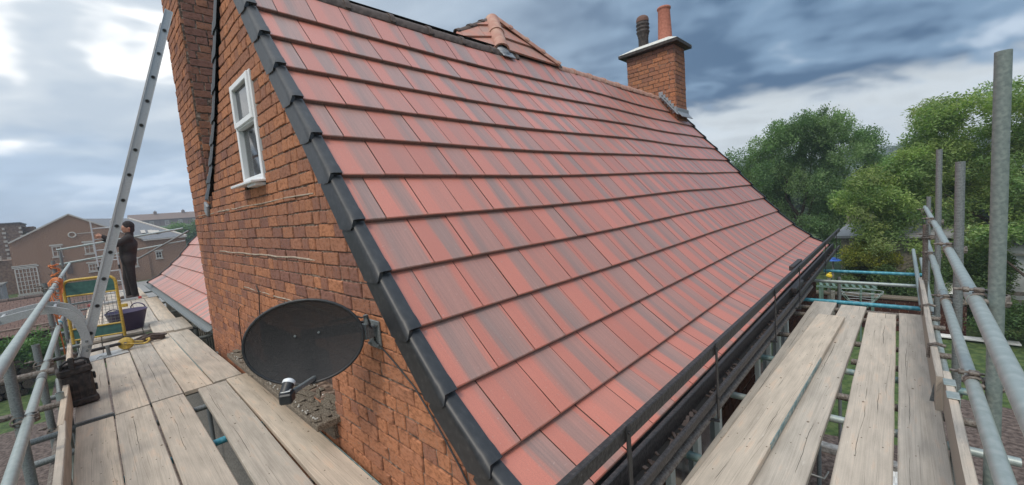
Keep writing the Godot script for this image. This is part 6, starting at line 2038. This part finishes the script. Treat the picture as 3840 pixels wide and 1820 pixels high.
	for k in 40:
		var b := Mb.new()
		var p := Vector3(-1.1 + (k % 8) * 0.30 + 0.15 * ((k / 8) % 2), 0.15 + (k / 8) * 0.26, r.randf_range(-0.08, 0.08))
		b.tube(p - Vector3(0, 0, 0.5), p + Vector3(0, 0, 0.5), r.randf_range(0.11, 0.15), 9)
		part("log", b, M.bark, o)
	var l2 := ["ivy hedge behind the log pile below the left rail", "shrub behind the outhouse roof at the left edge"]
	var a2 := [[Vector3(-2.6, -4.1, -23.2), Vector3(2.2, 1.3, 0.7)], [Vector3(-7.6, -3.2, -44.0), Vector3(1.9, 1.7, 1.5)]]
	for k in 2:
		o = thing("yard_shrub", l2[k], "shrub")
		blobs = []
		for j in 12: blobs.append([a2[k][0] + Vector3(r.randf_range(-0.6, 0.6), r.randf_range(-0.5, 0.6), r.randf_range(-0.6, 0.6)) * a2[k][1], a2[k][1] * r.randf_range(0.3, 0.5)])
		crown(o, "foliage", blobs, 500, leaf_clump(50 + k, 0.09, 1.6, 14), dark, 60 + k)
	# ---- trees behind the school
	var l3 := ["round dark tree right of the slate roof, leftmost of three", "round dark tree right of the slate roof, middle of three", "round dark tree touching the brick corner's edge"]
	for k in 3:
		var c := Vector3([11.8, 15.4, 19.2][k], [0.4, -0.2, 0.3][k], -108)
		o = thing("round_tree", l3[k], "tree", Vector3.ZERO, 0.0, "trees behind the school")
		blobs = []
		for j in 14: blobs.append([c + Vector3(r.randf_range(-2, 2), r.randf_range(-3.0, 1.1), r.randf_range(-1.6, 1.6)), Vector3(1.2, 1.0, 1.2) * r.randf_range(0.7, 1.1)])
		crown(o, "crown", blobs, 700, leaf_clump(70 + k, 0.26, 1.5, 14), dark, 70 + k)
		trunk(o, Vector3(c.x, GROUND, c.z), [c], 0.3, M.bark, 70 + k)
	# ---- woodland on the hill and along the valley, too far to count
	for wd in [["hill_woodland", "wooded hillside on the skyline between the two tall trees", 330.0, -40.0, 85.0, 200.0, 13.0, 2600], ["valley_woodland", "mass of trees filling the valley behind the gardens", 75.0, 4.0, 22.0, 34.0, 0.0, 1500]]:
		o = thing(wd[0], wd[1], "woodland")
		o.set_meta("kind", "stuff")
		blobs = []
		var cnt := 190 if wd[6] > 0 else 60
		for j in cnt:
			var u := r.randf_range(-0.95, 0.95)
			var w := r.randf_range(-0.95, 0.95)
			var e := sqrt(maxf(0.0, 1.0 - u * u) * maxf(0.0, 1.0 - w * w))
			var y: float = GROUND + (wd[6] + 5.4) * e * 0.95 + 0.6 if wd[6] > 0 else GROUND + r.randf_range(0.4, 3.2)
			var s := r.randf_range(2.4, 4.4) if wd[6] > 0 else r.randf_range(1.5, 2.6)
			blobs.append([Vector3(wd[2] + u * wd[4], y, wd[3] + w * wd[5]), Vector3(s, s * 0.8, s)])
		crown(o, "foliage", blobs, wd[7] * 4, leaf_clump(90, 0.8 if wd[6] > 0 else 0.42, 1.5, 14), [Color(0.09, 0.14, 0.06), Color(0.12, 0.17, 0.075), Color(0.15, 0.20, 0.09)], 91, Vector2(0.7, 1.3), 0.4)
